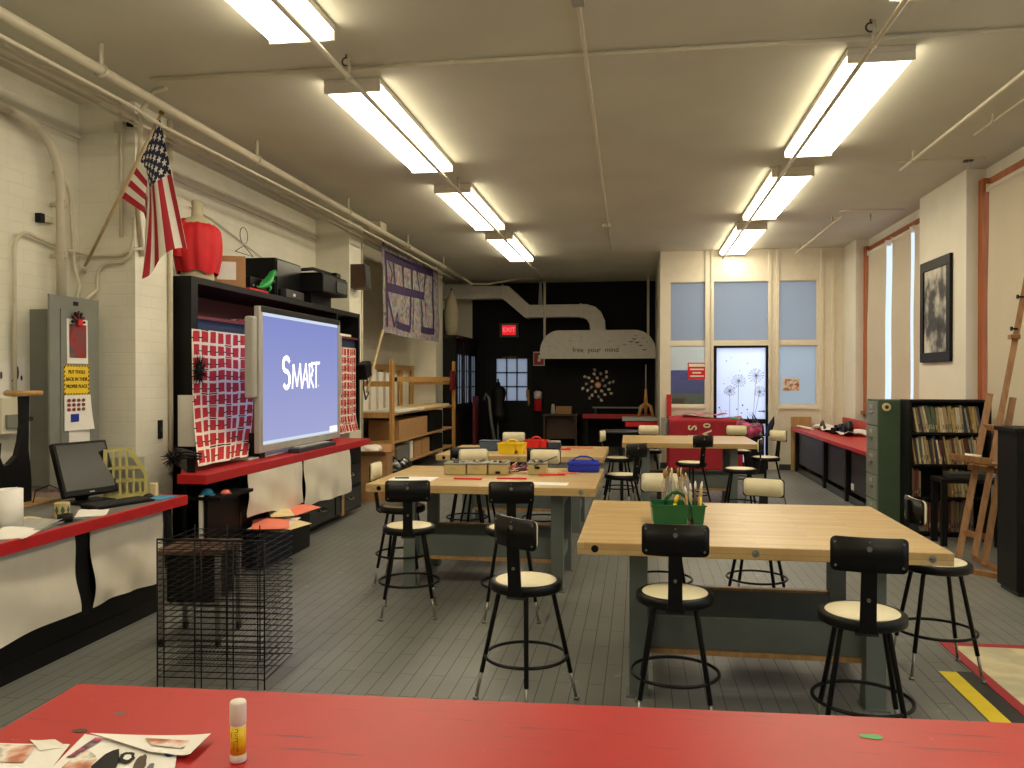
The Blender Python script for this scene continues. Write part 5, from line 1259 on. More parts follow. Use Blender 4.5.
# ================================================================ WINDOW SIDE
def shade(label, y0, y1, zb, x=3.64, tilt=0.0):
    t = thing('roller_shade', label, 'window shade', (x, (y0 + y1) / 2, zb), 0, 'roller shades on the windows'); o = Vector(t.location)
    b = MB(Matrix.Translation(-o))
    def fn(u, v): return (x + .012 * math.sin(u * PI * 1.5) * (1 - v) + .004 * math.sin(v * 9), y0 + (y1 - y0) * u + tilt * (1 - v), zb + .02 + (3.56 - zb) * v)
    b.grid(fn, 12, 16, 'shade', .003); part(t, 'shade_cloth', b)
    b = MB(Matrix.Translation(-o)); b.cyl((x + .015, y0 - .01, 3.60), (x + .015, y1 + .01, 3.60), .028, 'trimwhite', 14); part(t, 'roller', b)
    b = MB(Matrix.Translation(-o)); b.box(x - .008, y0 + tilt, zb, x + .008, y1 + tilt, zb + .025, 'shade', .003); part(t, 'hem_bar', b)
    for y in (y0 - .02, y1 + .02):
        k = MB(Matrix.Translation(-o)); k.box(x - .02, y - .008, 3.56, 3.70, y + .008, 3.64, 'trimwhite'); part(t, 'bracket', k)
    return t
shade('cream roller shade at the partition end of the far window', 13.02, 13.97, 1.14, tilt=.05)
shade('cream roller shade in the middle of the far window, between two bright slits', 11.90, 12.72, 1.12)
shade('narrow cream roller shade beside the pier with the framed picture', 11.27, 11.74, 1.12)
shade('wide cream roller shade covering the near window', 6.27, 9.37, 1.10)
t = thing('framed_picture', 'black framed black and white artwork on the pier between the windows', 'picture', (3.5, 10.47, 1.79)); o = Vector((3.5, 10.47, 1.79)); B = lambda: MB(Matrix.Translation(-o))
b = B(); y0, y1, z0, z1, w = 9.97, 10.97, 1.79, 3.01, .115
for q in ((y0, z0, y1, z0 + w), (y0, z1 - w, y1, z1), (y0, z0 + w, y0 + w, z1 - w), (y1 - w, z0 + w, y1, z1 - w)): b.box(3.462, q[0], q[1], 3.498, q[2], q[3], 'black', .004)
part(t, 'frame', b)
b = B(); b.box(3.480, y0 + w, z0 + w, 3.492, y1 - w, z1 - w, 'print_art'); part(t, 'artwork', b)
# bookcase
BX0, BX1, BY0, BY1, BZ = 2.71, 3.48, 8.88, 9.18, 1.38
t = thing('bookcase', 'black wooden bookcase packed with thin sleeves, beside the green filing cabinet', 'bookcase', ((BX0 + BX1) / 2, 9.03, 0)); o = Vector(t.location); B = lambda: MB(Matrix.Translation(-o))
for x in (BX0, BX1 - .025): b = B(); b.box(x, BY0, 0, x + .025, BY1, BZ, 'black', .002); part(t, 'side_panel', b)
b = B(); b.box(BX0 + .025, BY1 - .012, 0, BX1 - .025, BY1, BZ - .025, 'black'); part(t, 'back_panel', b)
b = B(); b.box(BX0 + .025, BY0, BZ - .025, BX1 - .025, BY1, BZ, 'black'); part(t, 'top', b)
SH = (.05, .40, .73, 1.05)
for z in SH: b = B(); b.box(BX0 + .025, BY0 + .005, z - .022, BX1 - .025, BY1 - .012, z, 'black'); part(t, 'shelf', b)
b = B(); b.box(BX0 + .025, BY0 + .02, 0, BX1 - .025, BY0 + .035, .028, 'black'); part(t, 'kickboard', b)
for i, c in enumerate([(198, 180, 140), (170, 150, 112), (140, 120, 92), (120, 104, 84), (206, 196, 172), (86, 100, 84), (52, 62, 86), (112, 50, 44), (156, 130, 74), (184, 160, 100), (74, 60, 50), (150, 146, 130)]): mk('sp%d' % i, c, .6, var=.12, scale=30)
def row(zf, n, x0, x1, hmin, hmax, lean, where, cols, word, plab):
    rd = random.Random(int(zf * 100)); gap = (x1 - x0) / n; k = 0
    for i in range(n):
        th = gap * rd.uniform(.62, .9); h = rd.uniform(hmin, hmax); a = lean + rd.uniform(-2.5, 2.5) * (lean > 0)
        c = rd.choice(cols); d = rd.uniform(.19, .25)
        x = x0 + gap * (i + .5) + math.tan(R(a)) * h * .5
        b = MB(Tm((x, BY0 + .03 + rd.uniform(0, .012), zf + .001 + abs(math.sin(R(a))) * th * .5), (0, R(-a), 0)))
        b.box(-th / 2, 0, 0, th / 2, d, h, 'sp%d' % c); b.box(-th * .3, -.0006, h * .12, th * .3, 0, h * rd.uniform(.2, .34), 'sp%d' % ((c + 4) % 12))
        solo(word, b, '%s %s, %s from the filing cabinet' % (CN[c], plab, ordinal(i)), 'book', where)
CN = ['cream tan', 'sand coloured', 'dull brown', 'dark brown', 'off-white', 'grey green', 'dark blue', 'brick red', 'ochre', 'golden tan', 'nearly black', 'light grey']
row(1.05, 27, BX0 + .06, BX1 - .09, .24, .275, 9, 'record sleeves on the top shelf', (0, 1, 2, 3, 4, 4, 5, 6, 8, 9, 10, 11, 0, 1), 'record_sleeve', 'sleeve leaning on the top shelf')
row(.73, 27, BX0 + .04, BX1 - .09, .24, .285, 8, 'record sleeves on the second shelf', (0, 1, 2, 3, 4, 5, 6, 8, 9, 10, 11, 7), 'record_sleeve', 'sleeve leaning on the second shelf')
row(.40, 4, BX0 + .035, BX0 + .12, .25, .29, 0, 'books on the third shelf', (7, 3, 2), 'hardback_book', 'book upright at the start of the third shelf')
row(.40, 5, BX0 + .40, BX0 + .56, .25, .29, 6, 'books on the third shelf', (1, 8, 0), 'hardback_book', 'book leaning midway on the third shelf')
row(.05, 22, BX0 + .035, BX0 + .62, .29, .32, 0, 'books on the bottom shelf', (7, 3, 2, 3, 2), 'hardback_book', 'volume upright on the bottom shelf')
# filing cabinet
t = thing('filing_cabinet', 'tall green metal filing cabinet at the end of the black bookcase', 'filing cabinet', (2.85, 9.42, 0)); o = Vector(t.location); B = lambda: MB(Matrix.Translation(-o))
b = B(); b.box(2.50, 9.20, 0, 3.2, 9.63, 1.37, 'filegreen', .004); part(t, 'body', b)
for k in range(5):
    b = B(); z0 = .05 + k * .262; b.box(2.485, 9.215, z0, 2.50, 9.615, z0 + .25, 'filegrey', .003); d = part(t, 'drawer', b)
    b = B(); b.box(2.470, 9.35, z0 + .12, 2.485, 9.48, z0 + .14, 'steel', .003); b.box(2.480, 9.36, z0 + .18, 2.485, 9.47, z0 + .215, 'lightgrey'); part(d, 'drawer_handle', b)
b = MB(); p = at(886, 407, 'y', 9.195); b.cyl(p, (p.x, p.y - .03, p.z), .042, 'manila', 20); b.cyl((p.x, p.y - .031, p.z), (p.x, p.y - .033, p.z), .02, 'darkgrey', 16); solo('tape_roll', b, 'roll of cream tape stuck high on the green side of the filing cabinet', 'tape')
t = thing('low_black_table', 'low black table standing in front of the bookcase behind the easel', 'table', (3.12, 8.55, 0)); b = MB(); b.box(-.27, -.16, .60, .27, .16, .64, 'black', .004); part(t, 'top', b)
for sx in (-1, 1):
    for sy in (-1, 1): b = MB(); b.box(sx * .24 - .025, sy * .13 - .025, 0, sx * .24 + .025, sy * .13 + .025, .60, 'black'); part(t, 'leg', b)
b = MB(); b.box(2.95, 8.45, .641, 3.3, 8.66, .69, 'darkgrey', .004); solo('dark_portfolio', b, 'dark flat portfolio lying on the low black table', 'portfolio')
# black tall cabinet at the right edge
t = thing('black_cabinet', 'tall plain black cabinet cut by the frame beside the easel', 'cabinet', (3.06, 6.68, 0)); o = Vector(t.location); B = lambda: MB(Matrix.Translation(-o))
b = B(); b.box(2.73, 6.52, .03, 3.4, 6.86, 1.20, 'black', .006); part(t, 'body', b)
b = B(); b.box(2.71, 6.50, 1.20, 3.42, 6.88, 1.235, 'black', .006); part(t, 'top', b)
b = B(); b.box(2.75, 6.54, 0, 3.38, 6.84, .03, 'blackgloss'); part(t, 'plinth', b)
# easel
t = thing('wooden_easel', 'tall tan wooden easel leaning back beside the black cabinet', 'easel', tuple(at(972, 560, 'z', 0))); o = Vector(t.location); B = lambda: MB(Matrix.Translation(-o))
def beam(b, p, q, w, d, m='easelwood'):
    p, q = Vector(p), Vector(q); z = (q - p).normalized(); x = Vector((1, -.35, 0)); x = (x - z * x.dot(z)).normalized(); y = z.cross(x)
    vs = [c + x * sx * w / 2 + y * sy * d / 2 for c in (p, q) for sx, sy in ((-1, -1), (1, -1), (1, 1), (-1, 1))]
    b.add(vs, [(0, 3, 2, 1), (4, 5, 6, 7)] + [(i, (i + 1) % 4, 4 + (i + 1) % 4, 4 + i) for i in range(4)], m); return b
A0, A1 = at(958, 560, 'z', .02), at(990, 394, 'y', 8.0)
M0, M1 = at(973, 562, 'z', .04), at(1030, 262, 'y', 8.05)
B0, B1 = at(984, 565, 'z', .02), at(1013, 398, 'y', 7.85)
part(t, 'side_post', beam(B(), A0, A1, .055, .035)); part(t, 'side_post', beam(B(), B0, B1, .055, .035)); part(t, 'mast', beam(B(), M0.lerp(M1, .02), M1, .05, .03))
for f in (.16, .80): b = beam(B(), A0.lerp(A1, f), B0.lerp(B1, f), .03, .05); part(t, 'cross_rail', b)
c = A0.lerp(A1, .60); e = B0.lerp(B1, .60); dv = Vector((-.10, -.06, 0))
b = B(); beam(b, c + dv + Vector((-.06, .04, .0)), e + dv + Vector((.05, -.05, 0)), .10, .02); beam(b, c + dv * 2.0 + Vector((-.06, .04, .03)), e + dv * 2.0 + Vector((.05, -.05, .03)), .02, .05); part(t, 'canvas_tray', b)
b = B(); beam(b, c + Vector((-.06, .03, -.07)), e + Vector((.05, -.04, -.07)), .05, .05); part(t, 'tray_block', b)
q = M0.lerp(M1, .74); b = B(); b.box(q.x - .06, q.y - .05, q.z - .02, q.x + .02, q.y + .02, q.z + .02, 'easelwood', .004); k = part(t, 'top_clamp', b)
for f in (.76, .87): q = M0.lerp(M1, f) + Vector((-.05, -.03, .02)); b = B(); b.cyl(q, q + Vector((.05, .02, 0)), .008, 'black'); b.cyl(q - Vector((.012, .0, 0)), q, .02, 'black', 12); part(k, 'knob', b)
b = beam(B(), at(966, 570, 'z', .02), at(1004, 577, 'z', .02), .05, .04); part(t, 'foot', b)
b = beam(B(), at(974, 557, 'z', .02), at(1000, 571, 'z', .02), .05, .04); part(t, 'foot', b)
b = beam(B(), at(1002, 572, 'z', .03), c.lerp(e, .6) + Vector((.1, .02, .0)), .03, .03); part(t, 'back_strut', b)
p = c.lerp(e, .25) + dv * 1.1; b = MB(); b.cyl(p + Vector((-.06, .02, .045)), p + Vector((.06, -.03, .035)), .018, 'white', 12); solo('white_tube', b, 'white paint tube lying on the easel tray', 'paint tube')
# red counter along the windows
t = thing('window_counter', 'long red-topped counter with dark cabinets under the far window', 'counter', (3.05, 12.5, 0)); o = Vector(t.location); B = lambda: MB(Matrix.Translation(-o))
b = B(); b.box(2.60, 10.05, .70, 3.49, 14.86, .75, 'red', .004); part(t, 'worktop', b)
b = B(); b.box(3.45, 11.12, .75, 3.49, 14.86, .93, 'red', .003); part(t, 'backsplash', b)
b = B(); b.box(2.84, 10.10, .08, 3.49, 14.82, .70, 'black'); part(t, 'cabinet_body', b)
for y in (10.10, 11.25, 12.55, 14.72): b = B(); b.box(2.66, y, 0, 2.84, y + .09, .70, 'black', .003); part(t, 'post', b)
for y0, y1 in ((10.22, 11.2), (11.38, 12.5), (12.68, 14.68)):
    b = B(); b.box(2.71, y0, .14, 2.73, y1, .66, 'darkgrey', .004); d = part(t, 'door', b)
    b = B(); b.box(2.70, y0 + .1, .42, 2.71, y0 + .14, .52, 'steel'); part(d, 'handle', b)
    b = B(); b.box(2.68, y0, .0, 2.70, y1, .10, 'blackgloss'); part(t, 'kickboard', b)
b = MB(); b.box(2.703, 11.05, .17, 2.7095, 11.17, .25, 'paper'); solo('paper_tag', b, 'small white tag low on the dark door of the red counter', 'tag')
b = MB(Tm((2.79, 14.93, 0), (R(-1), 0, 0))); b.box(-.17, -.01, 0, .17, .01, .93, 'plywood', .002); solo('plywood_board', b, 'upright brown plywood board at the far end of the red counter', 'board')
# things on it
CZR = .751
t = thing('film_camera', 'black camera with a big round lens on the red counter', 'camera', (3.0, 13.15, CZR), R(20))
b = MB(); b.box(-.10, -.06, 0, .10, .06, .10, 'black', .015); b.box(-.05, -.05, .10, .05, .05, .135, 'black', .012); part(t, 'body', b)
b = MB(); b.cyl((0, -.06, .10), (0, -.15, .10), .065, 'blackgloss', 24); b.cyl((0, -.15, .10), (0, -.155, .10), .05, 'navy', 24); part(t, 'lens', b)
b = MB(); b.lathe([(.055, 0), (.07, .03), (.065, .20), (.045, .22), (.0, .22)], 'blackgloss', (3.05, 12.75, CZR), 24); solo('black_helmet_jar', b, 'round black jar standing beside the camera on the red counter', 'jar')
b = MB(); c = Vector((2.95, 14.0, CZR)); b.tube([c + Vector((.02 * math.sin(a * 2), .22 * math.cos(a), .02 + max(0, .13 * math.sin(a)))) for a in [2 * PI * k / 26 for k in range(26)]], .02, 'brown', 8, True); solo('leather_strap', b, 'dark brown leather strap looped up on the red counter', 'strap')
b = MB(); b.grid(lambda u, v: (2.92 + .42 * v + .03 * math.sin(u * 9), 14.75 - 2.2 * u + .06 * math.sin(v * 5), CZR + .012 + .045 * abs(math.sin(u * 7 + v * 3)) + .02 * math.sin(v * 8) ** 2), 26, 10, 'white', .004); solo('white_rag', b, 'crumpled white rag spread along the red counter', 'rag')
b = MB(); b.cyl((2.70, 14.75, CZR + .025), (2.78, 13.95, CZR + .025), .024, 'white', 14); solo('paper_tube', b, 'white paper tube lying at the far end of the red counter', 'paper tube')

# ================================================================ IN FRONT OF THE PARTITION
t = thing('covered_table', 'table draped in red cloth with pale letters before the partition', 'table', (1.12, 14.62, 0)); o = Vector(t.location); B = lambda: MB(Matrix.Translation(-o))
for x in (.62, 1.62):
    for y in (14.40, 14.84): b = B(); b.box(x - .02, y - .02, 0, x + .02, y + .02, .86, 'black'); part(t, 'leg', b)
b = B(); b.box(.54, 14.34, .86, 1.72, 14.9, .885, 'brown'); part(t, 'tabletop', b)
t2 = thing('red_tablecloth', 'red cloth with pale letters hanging over a table to the floor', 'tablecloth', (1.12, 14.3, .05)); o = Vector(t2.location)
def fn(u, v):
    x = .52 + 1.22 * u
    s = v * 1.5
    if s < .84: y, z = 14.32 - .012 * math.sin(u * 16) * (1 - s), .06 + s
    elif s < .9: y, z = 14.32 + (s - .84) * 1.2, .90 + .006
    else: y, z = 14.40 + (s - .9) * .8, .905 + .05 * math.sin((s - .9) / .6 * PI) * (.6 + .5 * math.sin(u * 7))
    return (x, y, z)
b = B(); b.grid(fn, 40, 40, 'redcloth', .004); part(t2, 'cloth', b)
b = B()
for s, cx, cz, sz in (('S', .90, .76, .15), ('I', .90, .62, .15), ('0', 1.14, .80, .12), ('V', 1.14, .66, .16)):
    b.text(s, sz * 1.35, Tm((cx, 14.295, cz), (R(90), R(90), 0)), 'cream', .001, .004)
part(t2, 'lettering', b, 'pale cloth letters')
b = MB(); b.grid(lambda u, v: (.46 + .06 * math.sin(u * 5) , 14.36 + .4 * u, .45 + .46 * v), 8, 8, 'lightgrey', .004); solo('grey_cloth_flap', b, 'grey flap hanging over the aisle side of the red cloth table', 'cloth')
b = MB(); b.grid(lambda u, v: (.75 + .75 * u, 14.45 + .32 * v, .955 + .035 * abs(math.sin(u * 8)) + .01 * v), 16, 8, 'pinkmix', .003); solo('pink_fabric', b, 'pink and white fabric lying on top of the red cloth table', 'fabric')
b = MB(); b.box(.50, 14.90, .0, .585, 14.94, 1.31, 'red', .003); solo('red_board', b, 'thin upright red board leaning at the aisle edge of the partition', 'board')
b = MB(); b.box(1.79, 14.3, 0, 2.08, 14.6, .62, 'black', .008); solo('dark_crate', b, 'dark crate by the dandelion door under a pink bag', 'crate')
b = MB(); b.grid(lambda u, v: (1.62 + .42 * u, 14.26 - .10 * math.sin(u * PI) * math.sin(v * PI) - .02 * math.sin(u * 13), .62 + .30 * v - .1 * u * v + .02 * math.sin(u * 9)), 14, 10, 'pinkmix', .02); solo('pink_bag', b, 'bright pink patterned bag slumped beside the dandelion door', 'bag')
b = MB(); rd = random.Random(3)
for k in range(7):
    x = 1.86 + k * .05; dx = rd.uniform(-.12, .16); h = rd.uniform(.25, .45)
    b.prism([(x, .62), (x + .05, .62), (x + .06 + dx * .5, .62 + h * .6), (x + dx, .62 + h), (x + dx * .4, .62 + h * .6)], 'y', 14.38 + k * .02, 14.39 + k * .02, 'navy' if k % 2 else 'black')
solo('dark_umbrella', b, 'dark folded umbrella panels sticking up behind the pink bag', 'umbrella')
b = MB(); b.box(1.55, 14.34, .89, 1.74, 14.5, .93, 'toygreen', .006); solo('green_tray', b, 'small pale green tray on the window end of the red cloth table', 'tray')
# signs on the panes, cupboard behind
b = MB(); b.box(.87, 14.985, 1.58, 1.185, 14.995, 1.87, 'redshirt')
b.box(.89, 14.983, 1.80, 1.165, 14.985, 1.85, 'white')
for i, (x0, x1) in enumerate(((.91, 1.15), (.95, 1.10), (.91, 1.15))): b.box(x0, 14.983, 1.74 - i * .06, x1, 14.985, 1.765 - i * .06, 'white')
solo('warning_sign', b, 'red and white warning sign stuck on the lower pane of the partition', 'sign')
b = MB(); b.box(2.48, 14.985, 1.37, 2.78, 14.995, 1.60, 'white'); b.box(2.495, 14.982, 1.385, 2.765, 14.985, 1.585, 'photo_page'); solo('photo_print', b, 'small photograph stuck on the pale pane by the window corner', 'photograph')
t = thing('blue_cupboard', 'dark blue cupboard seen through the lower clear pane', 'cupboard', (1.0, 16.2, 0)); b = MB(); b.box(-.45, -.2, 1.30, .3, .2, 1.75, 'bluecabinet', .01); part(t, 'upper_box', b); b = MB(); b.box(-.46, -.25, 0, .45, .25, 1.30, 'filegreen', .01); part(t, 'lower_box', b)
# ================================================================ FAR DARK END
BYW = 19.5
# hood
mk('hoodwhite', (214, 210, 200), .5, var=.06)
t = thing('exhaust_hood', 'big pale rounded exhaust hood with painted words and birds', 'exhaust hood', (-.87, 18.9, 2.05)); o = Vector(t.location); B = lambda: MB(Matrix.Translation(-o))
HXA, HXB, HZ0, HZ1 = -2.17, .385, 2.06, 2.66
outl = [(HXA, HZ0), (HXA, HZ0 + .12)] + [(HXA + .42 - .42 * math.cos(R(a)), HZ0 + .12 + (HZ1 - HZ0 - .12) * math.sin(R(a))) for a in range(10, 91, 10)] + [(HXB - .45 + .45 * math.sin(R(a)), HZ0 + .12 + (HZ1 - HZ0 - .12) * math.cos(R(a))) for a in range(0, 91, 10)] + [(HXB, HZ0)]
b = B(); b.prism(outl, 'y', 18.45, 19.49, 'hoodwhite'); part(t, 'canopy', b)
b = B(); b.box(HXA - .01, 18.43, HZ0 - .03, HXB, 18.46, HZ0, 'hoodwhite'); part(t, 'lip', b)
b = B(); b.text('free  your  mind', .155, Tm((-.93, 18.447, 2.22), (R(90), 0, 0)), 'black', .0015); part(t, 'painted_words', b, 'dark painted words free your mind')
b = B(); rd = random.Random(8)
def bird(x, z, s, m='black'):
    b.prism([(x - s, z + s * .5), (x, z), (x + s, z + s * .6), (x, z + s * .35)], 'y', 18.443, 18.4495, m)
for x, z, s in ((-1.75, 2.36, .03), (-1.5, 2.42, .035), (-1.25, 2.50, .03), (-.95, 2.58, .025), (-.62, 2.40, .04), (-.15, 2.38, .07), (-.08, 2.44, .07), (-.02, 2.36, .08), (.06, 2.30, .06), (.14, 2.20, .07), (.12, 2.46, .04), (-.05, 2.52, .04), (.2, 2.38, .035), (-.3, 2.33, .04), (-1.95, 2.3, .03)): bird(x, z, s)
for k in range(12): bird(-1.95 + k * .035, 2.30 + .03 * math.sin(k), .018, 'midgrey'); bird(-.5 + k * .04, 2.30 + .004 * k, .018, 'midgrey')
part(t, 'painted_birds', b)
t = thing('exhaust_duct', 'pale square duct stepping down from the side wall to the hood', 'duct', (-2.5, 18.9, 2.7)); o = Vector(t.location); B = lambda: MB(Matrix.Translation(-o))
b = B(); b.prism([(-4.54, 3.42), (-3.06, 3.42), (-2.55, 2.98), (-1.30, 2.98), (-1.15, 2.93), (-1.08, 2.82), (-1.06, 2.64), (-.72, 2.64), (-.74, 2.90), (-.82, 3.08), (-.95, 3.20), (-1.15, 3.26), (-2.45, 3.26), (-2.93, 3.70), (-4.54, 3.72)], 'y', 18.70, 19.05, 'hoodwhite'); part(t, 'duct_run', b)
for x, z0, z1 in ((-3.06, 3.40, 3.73), (-2.50, 2.96, 3.28), (-1.28, 2.96, 3.28)): b = B(); b.box(x - .012, 18.68, z0, x + .012, 19.07, z1, 'trimwhite'); part(t, 'flange', b)
for i, x in enumerate((-2.07, .22)):
    b = MB(); b.cyl((x, 18.50, 2.40 if i else 2.36), (x, 18.50, CE), .028, 'trimwhite', 12); b.box(x - .05, 18.42, CE - .02, x + .05, 18.58, CE, 'trimwhite'); solo('hood_rod', b, ['pale hanging rod on the duct side of the hood', 'pale hanging rod on the partition side of the hood'][i], 'rod', 'hood hanging rods')
b = MB(); b.prism([(-2.25, 3.26), (-2.15, 3.26), (-2.18, 3.80), (-2.22, 3.80)], 'y', 18.80, 18.83, 'lightgrey'); solo('duct_strap', b, 'thin pale strap holding the duct to the ceiling', 'strap')
t = thing('exit_sign', 'lit red exit sign above the dark door', 'exit sign', (-3.03, 19.48, 2.56)); o = Vector(t.location); B = lambda: MB(Matrix.Translation(-o))
b = B(); b.box(-3.25, 19.42, 2.56, -2.80, 19.50, 2.90, 'filegreen', .008); part(t, 'housing', b)
b = B(); b.box(-3.18, 19.412, 2.62, -2.86, 19.42, 2.85, 'exitglow'); part(t, 'lit_face', b)
b = B(); b.text('EXIT', .15, Tm((-3.02, 19.41, 2.735), (R(90), 0, 0)), 'exitletter', .001, .002); part(t, 'letters', b)
t = thing('fire_sign', 'small red fire extinguisher sign beside the hood', 'sign', (-2.32, 19.48, 1.89)); o = Vector(t.location); B = lambda: MB(Matrix.Translation(-o))
b = B(); b.box(-2.45, 19.485, 1.89, -2.18, 19.497, 2.22, 'white'); b.box(-2.43, 19.482, 1.91, -2.20, 19.486, 2.20, 'red'); part(t, 'plate', b)
b = B(); b.cyl((-2.31, 19.482, 2.02), (-2.31, 19.479, 2.02), .04, 'white', 14); b.box(-2.325, 19.479, 2.05, -2.295, 19.482, 2.14, 'white'); part(t, 'symbol', b)
t = thing('fire_extinguisher', 'red fire extinguisher hanging on the dark far wall', 'fire extinguisher', (-2.33, 19.40, .82)); b = MB(); b.lathe([(.08, 0), (.095, .02), (.095, .40), (.06, .47), (.03, .49)], 'redshirt', n=20); part(t, 'cylinder', b)
b = MB(); b.lathe([(.096, .30), (.0965, .44), (.06, .475)], 'white', n=20); part(t, 'label_band', b, 'pale band')
b = MB(); b.cyl((0, 0, .49), (0, 0, .56), .025, 'black'); b.box(-.02, -.08, .55, .02, .05, .575, 'black'); b.tube([(.02, 0, .53), (.11, 0, .50), (.12, 0, .3), (.10, 0, .12)], .012, 'black', 8); part(t, 'valve_and_hose', b)
b = MB(); b.box(-2.60 + .15, 19.47, 1.02, -2.37 - .0, 19.497, 1.2, 'brass', .004); b.v = [v + Vector((-.17, 0, .12)) for v in b.v]; solo('wall_key_box', b, 'small brownish yellow box on the dark wall beside the door', 'box')
# flower of little mirrors
b = MB(); p = at(598, 385, 'y', 19.49); rd = random.Random(2)
b.cyl((p.x, 19.499, p.z), (p.x, 19.48, p.z), .075, 'orange', 18); b.cyl((p.x, 19.48, p.z), (p.x, 19.476, p.z), .05, 'cream', 18)
for rr, n in ((.16, 7), (.27, 11), (.36, 8)):
    for k in range(n):
        a = 2 * PI * k / n + rr * 5; cx, cz = p.x + rr * math.cos(a), p.z + rr * math.sin(a)
        vs = [(cx + .042 * math.cos(a + q) * (1 if abs(math.cos(q)) > .5 else .55), cz + .042 * math.sin(a + q) * (1 if abs(math.cos(q)) > .5 else .55)) for q in (0, PI / 3, 2 * PI / 3, PI, 4 * PI / 3, 5 * PI / 3)]
        b.prism(vs, 'y', 19.485, 19.498, 'cream' if k % 3 else 'lightgrey')
solo('wall_flower', b, 'round burst of pale petals mounted on the black wall', 'wall decoration')
# desk at the back with cone and box
t = thing('dark_desk', 'dark desk against the black wall under the extinguisher', 'desk', (-1.75, 19.1, 0)); b = MB(); b.box(-.40, -.35, .74, .40, .35, .78, 'brown', .004); part(t, 'desktop', b)
for x in (-.38, .34): b = MB(); b.box(x, -.33, 0, x + .04, .33, .74, 'brown'); part(t, 'side_panel', b)
b = MB(); b.box(-.34, -.02, .2, .34, .0, .74, 'brown'); part(t, 'front_panel', b)
b = MB(); b.lathe([(.055, 0), (.035, .2), (.025, .22), (0, .22)], 'white', (-1.93, 19.0, .781), 16); solo('white_cone', b, 'small white cone standing on the dark desk', 'cone')
b = MB(); b.box(-1.86, 18.95, .781, -1.50, 19.2, .95, 'cardboard', .004); solo('cardboard_box', b, 'small brown box on the dark desk beside the white cone', 'box')
t = thing('red_bench', 'narrow red-edged bench along the black wall below the flower', 'bench', (-.5, 18.9, 0)); o = Vector(t.location); B = lambda: MB(Matrix.Translation(-o))
b = B(); b.box(-1.22, 18.55, .72, .35, 19.45, .76, 'black'); b.box(-1.22, 18.52, .70, .35, 18.55, .80, 'red'); part(t, 'top', b)
for x in (-1.18, .25): b = B(); b.box(x, 18.6, 0, x + .07, 18.67, .72, 'black'); part(t, 'leg', b)
b = MB(); b.box(-1.05, 19.3, .90, .15, 19.42, .93, 'lightgrey'); b.box(-1.0, 19.34, .76, -.95, 19.40, .90, 'darkgrey'); b.box(.05, 19.34, .76, .10, 19.40, .90, 'darkgrey'); solo('pale_rail', b, 'thin pale rail standing on the red-edged bench', 'rail')
t = thing('side_table', 'small table with a grey top and a bright red drawer beside the partition side wall', 'table', (.04, 16.4, 0)); b = MB(); b.box(-.34, -.25, .77, .33, .25, .84, 'lightgrey', .004); part(t, 'top', b)
b = MB(); b.box(-.28, -.24, .66, .33, .2, .75, 'redshirt', .004); part(t, 'drawer', b)
for x in (-.27, .27):
    for y in (-.2, .18): b = MB(); b.box(x, y, 0, x + .04, y + .04, .77, 'black'); part(t, 'leg', b)
t = thing('wooden_stand', 'yellowish wooden three-legged stand with a thin rod on the grey table', 'stand', (.15, 16.4, .841))
b = MB(); b.tube([(0, 0, .18), (0, 0, .55)], [.045, .02], 'pine', 8); part(t, 'shaft', b)
for a in (200, 340, 90): b = MB(); b.tube([(0, 0, .26), (.10 * math.cos(R(a)), .10 * math.sin(R(a)), .2), (.15 * math.cos(R(a)), .15 * math.sin(R(a)), 0)], [.035, .035, .022], 'pine', 8); part(t, 'leg', b)
b = MB(); b.cyl((0, 0, .55), (0, 0, 1.02), .01, 'lightgrey', 8); part(t, 'rod', b, 'thin pale rod')
t = thing('round_table', 'dark round pedestal table between the work tables and the far wall', 'table', (-.28, 13.9, 0)); b = MB(); b.lathe([(.34, .70), (.35, .71), (.35, .73), (.0, .735)], 'darkgrey', n=30); part(t, 'tabletop', b); b = MB(); b.cyl((0, 0, 0), (0, 0, .70), .035, 'black'); part(t, 'pedestal', b); b = MB(); b.lathe([(.22, 0), (.22, .02), (.04, .05)], 'black', n=24); part(t, 'base', b)
# dress form, black figure, crutch
p = at(498, 425, 'y', 18.6); t = thing('black_dress_form', 'black dress form standing before the dark exit door', 'dress form', (p.x, 18.6, 0))
b = MB(); b.lathe([(.0, .60), (.25, .62), (.22, .8), (.14, 1.02), (.19, 1.25), (.17, 1.36), (.06, 1.43), (.05, 1.50), (.0, 1.52)], 'black', n=24); b.v = [Vector((v.x, v.y * .75, v.z)) for v in b.v]; part(t, 'torso', b)
b = MB(); b.cyl((0, 0, 0), (0, 0, .62), .022, 'midgrey'); b.cyl((0, 0, 1.5), (0, 0, 1.58), .025, 'midgrey'); part(t, 'pole', b)
b = MB(); b.lathe([(.24, 0), (.24, .02), (.03, .05)], 'black', n=20); part(t, 'base', b)
q = lambda u, v, y: at(u, v, 'y', y)
b = MB(); b.tube([q(484, 400, 18.2), q(486, 394, 18.2), q(489, 398, 18.2), q(491, 420, 18.2), (q(496, 440, 18.2).x, 18.2, .02)], .035, 'midgrey', 10); solo('grey_pipe_stand', b, 'grey curved pipe leaning beside the black dress form', 'pipe')
b = MB(); b.box(-3.62, 18.0, 0, -3.55, 18.35, 1.2, 'darkred', .01); solo('dark_red_board', b, 'narrow dark red board standing at the end of the glass cabinet', 'board')
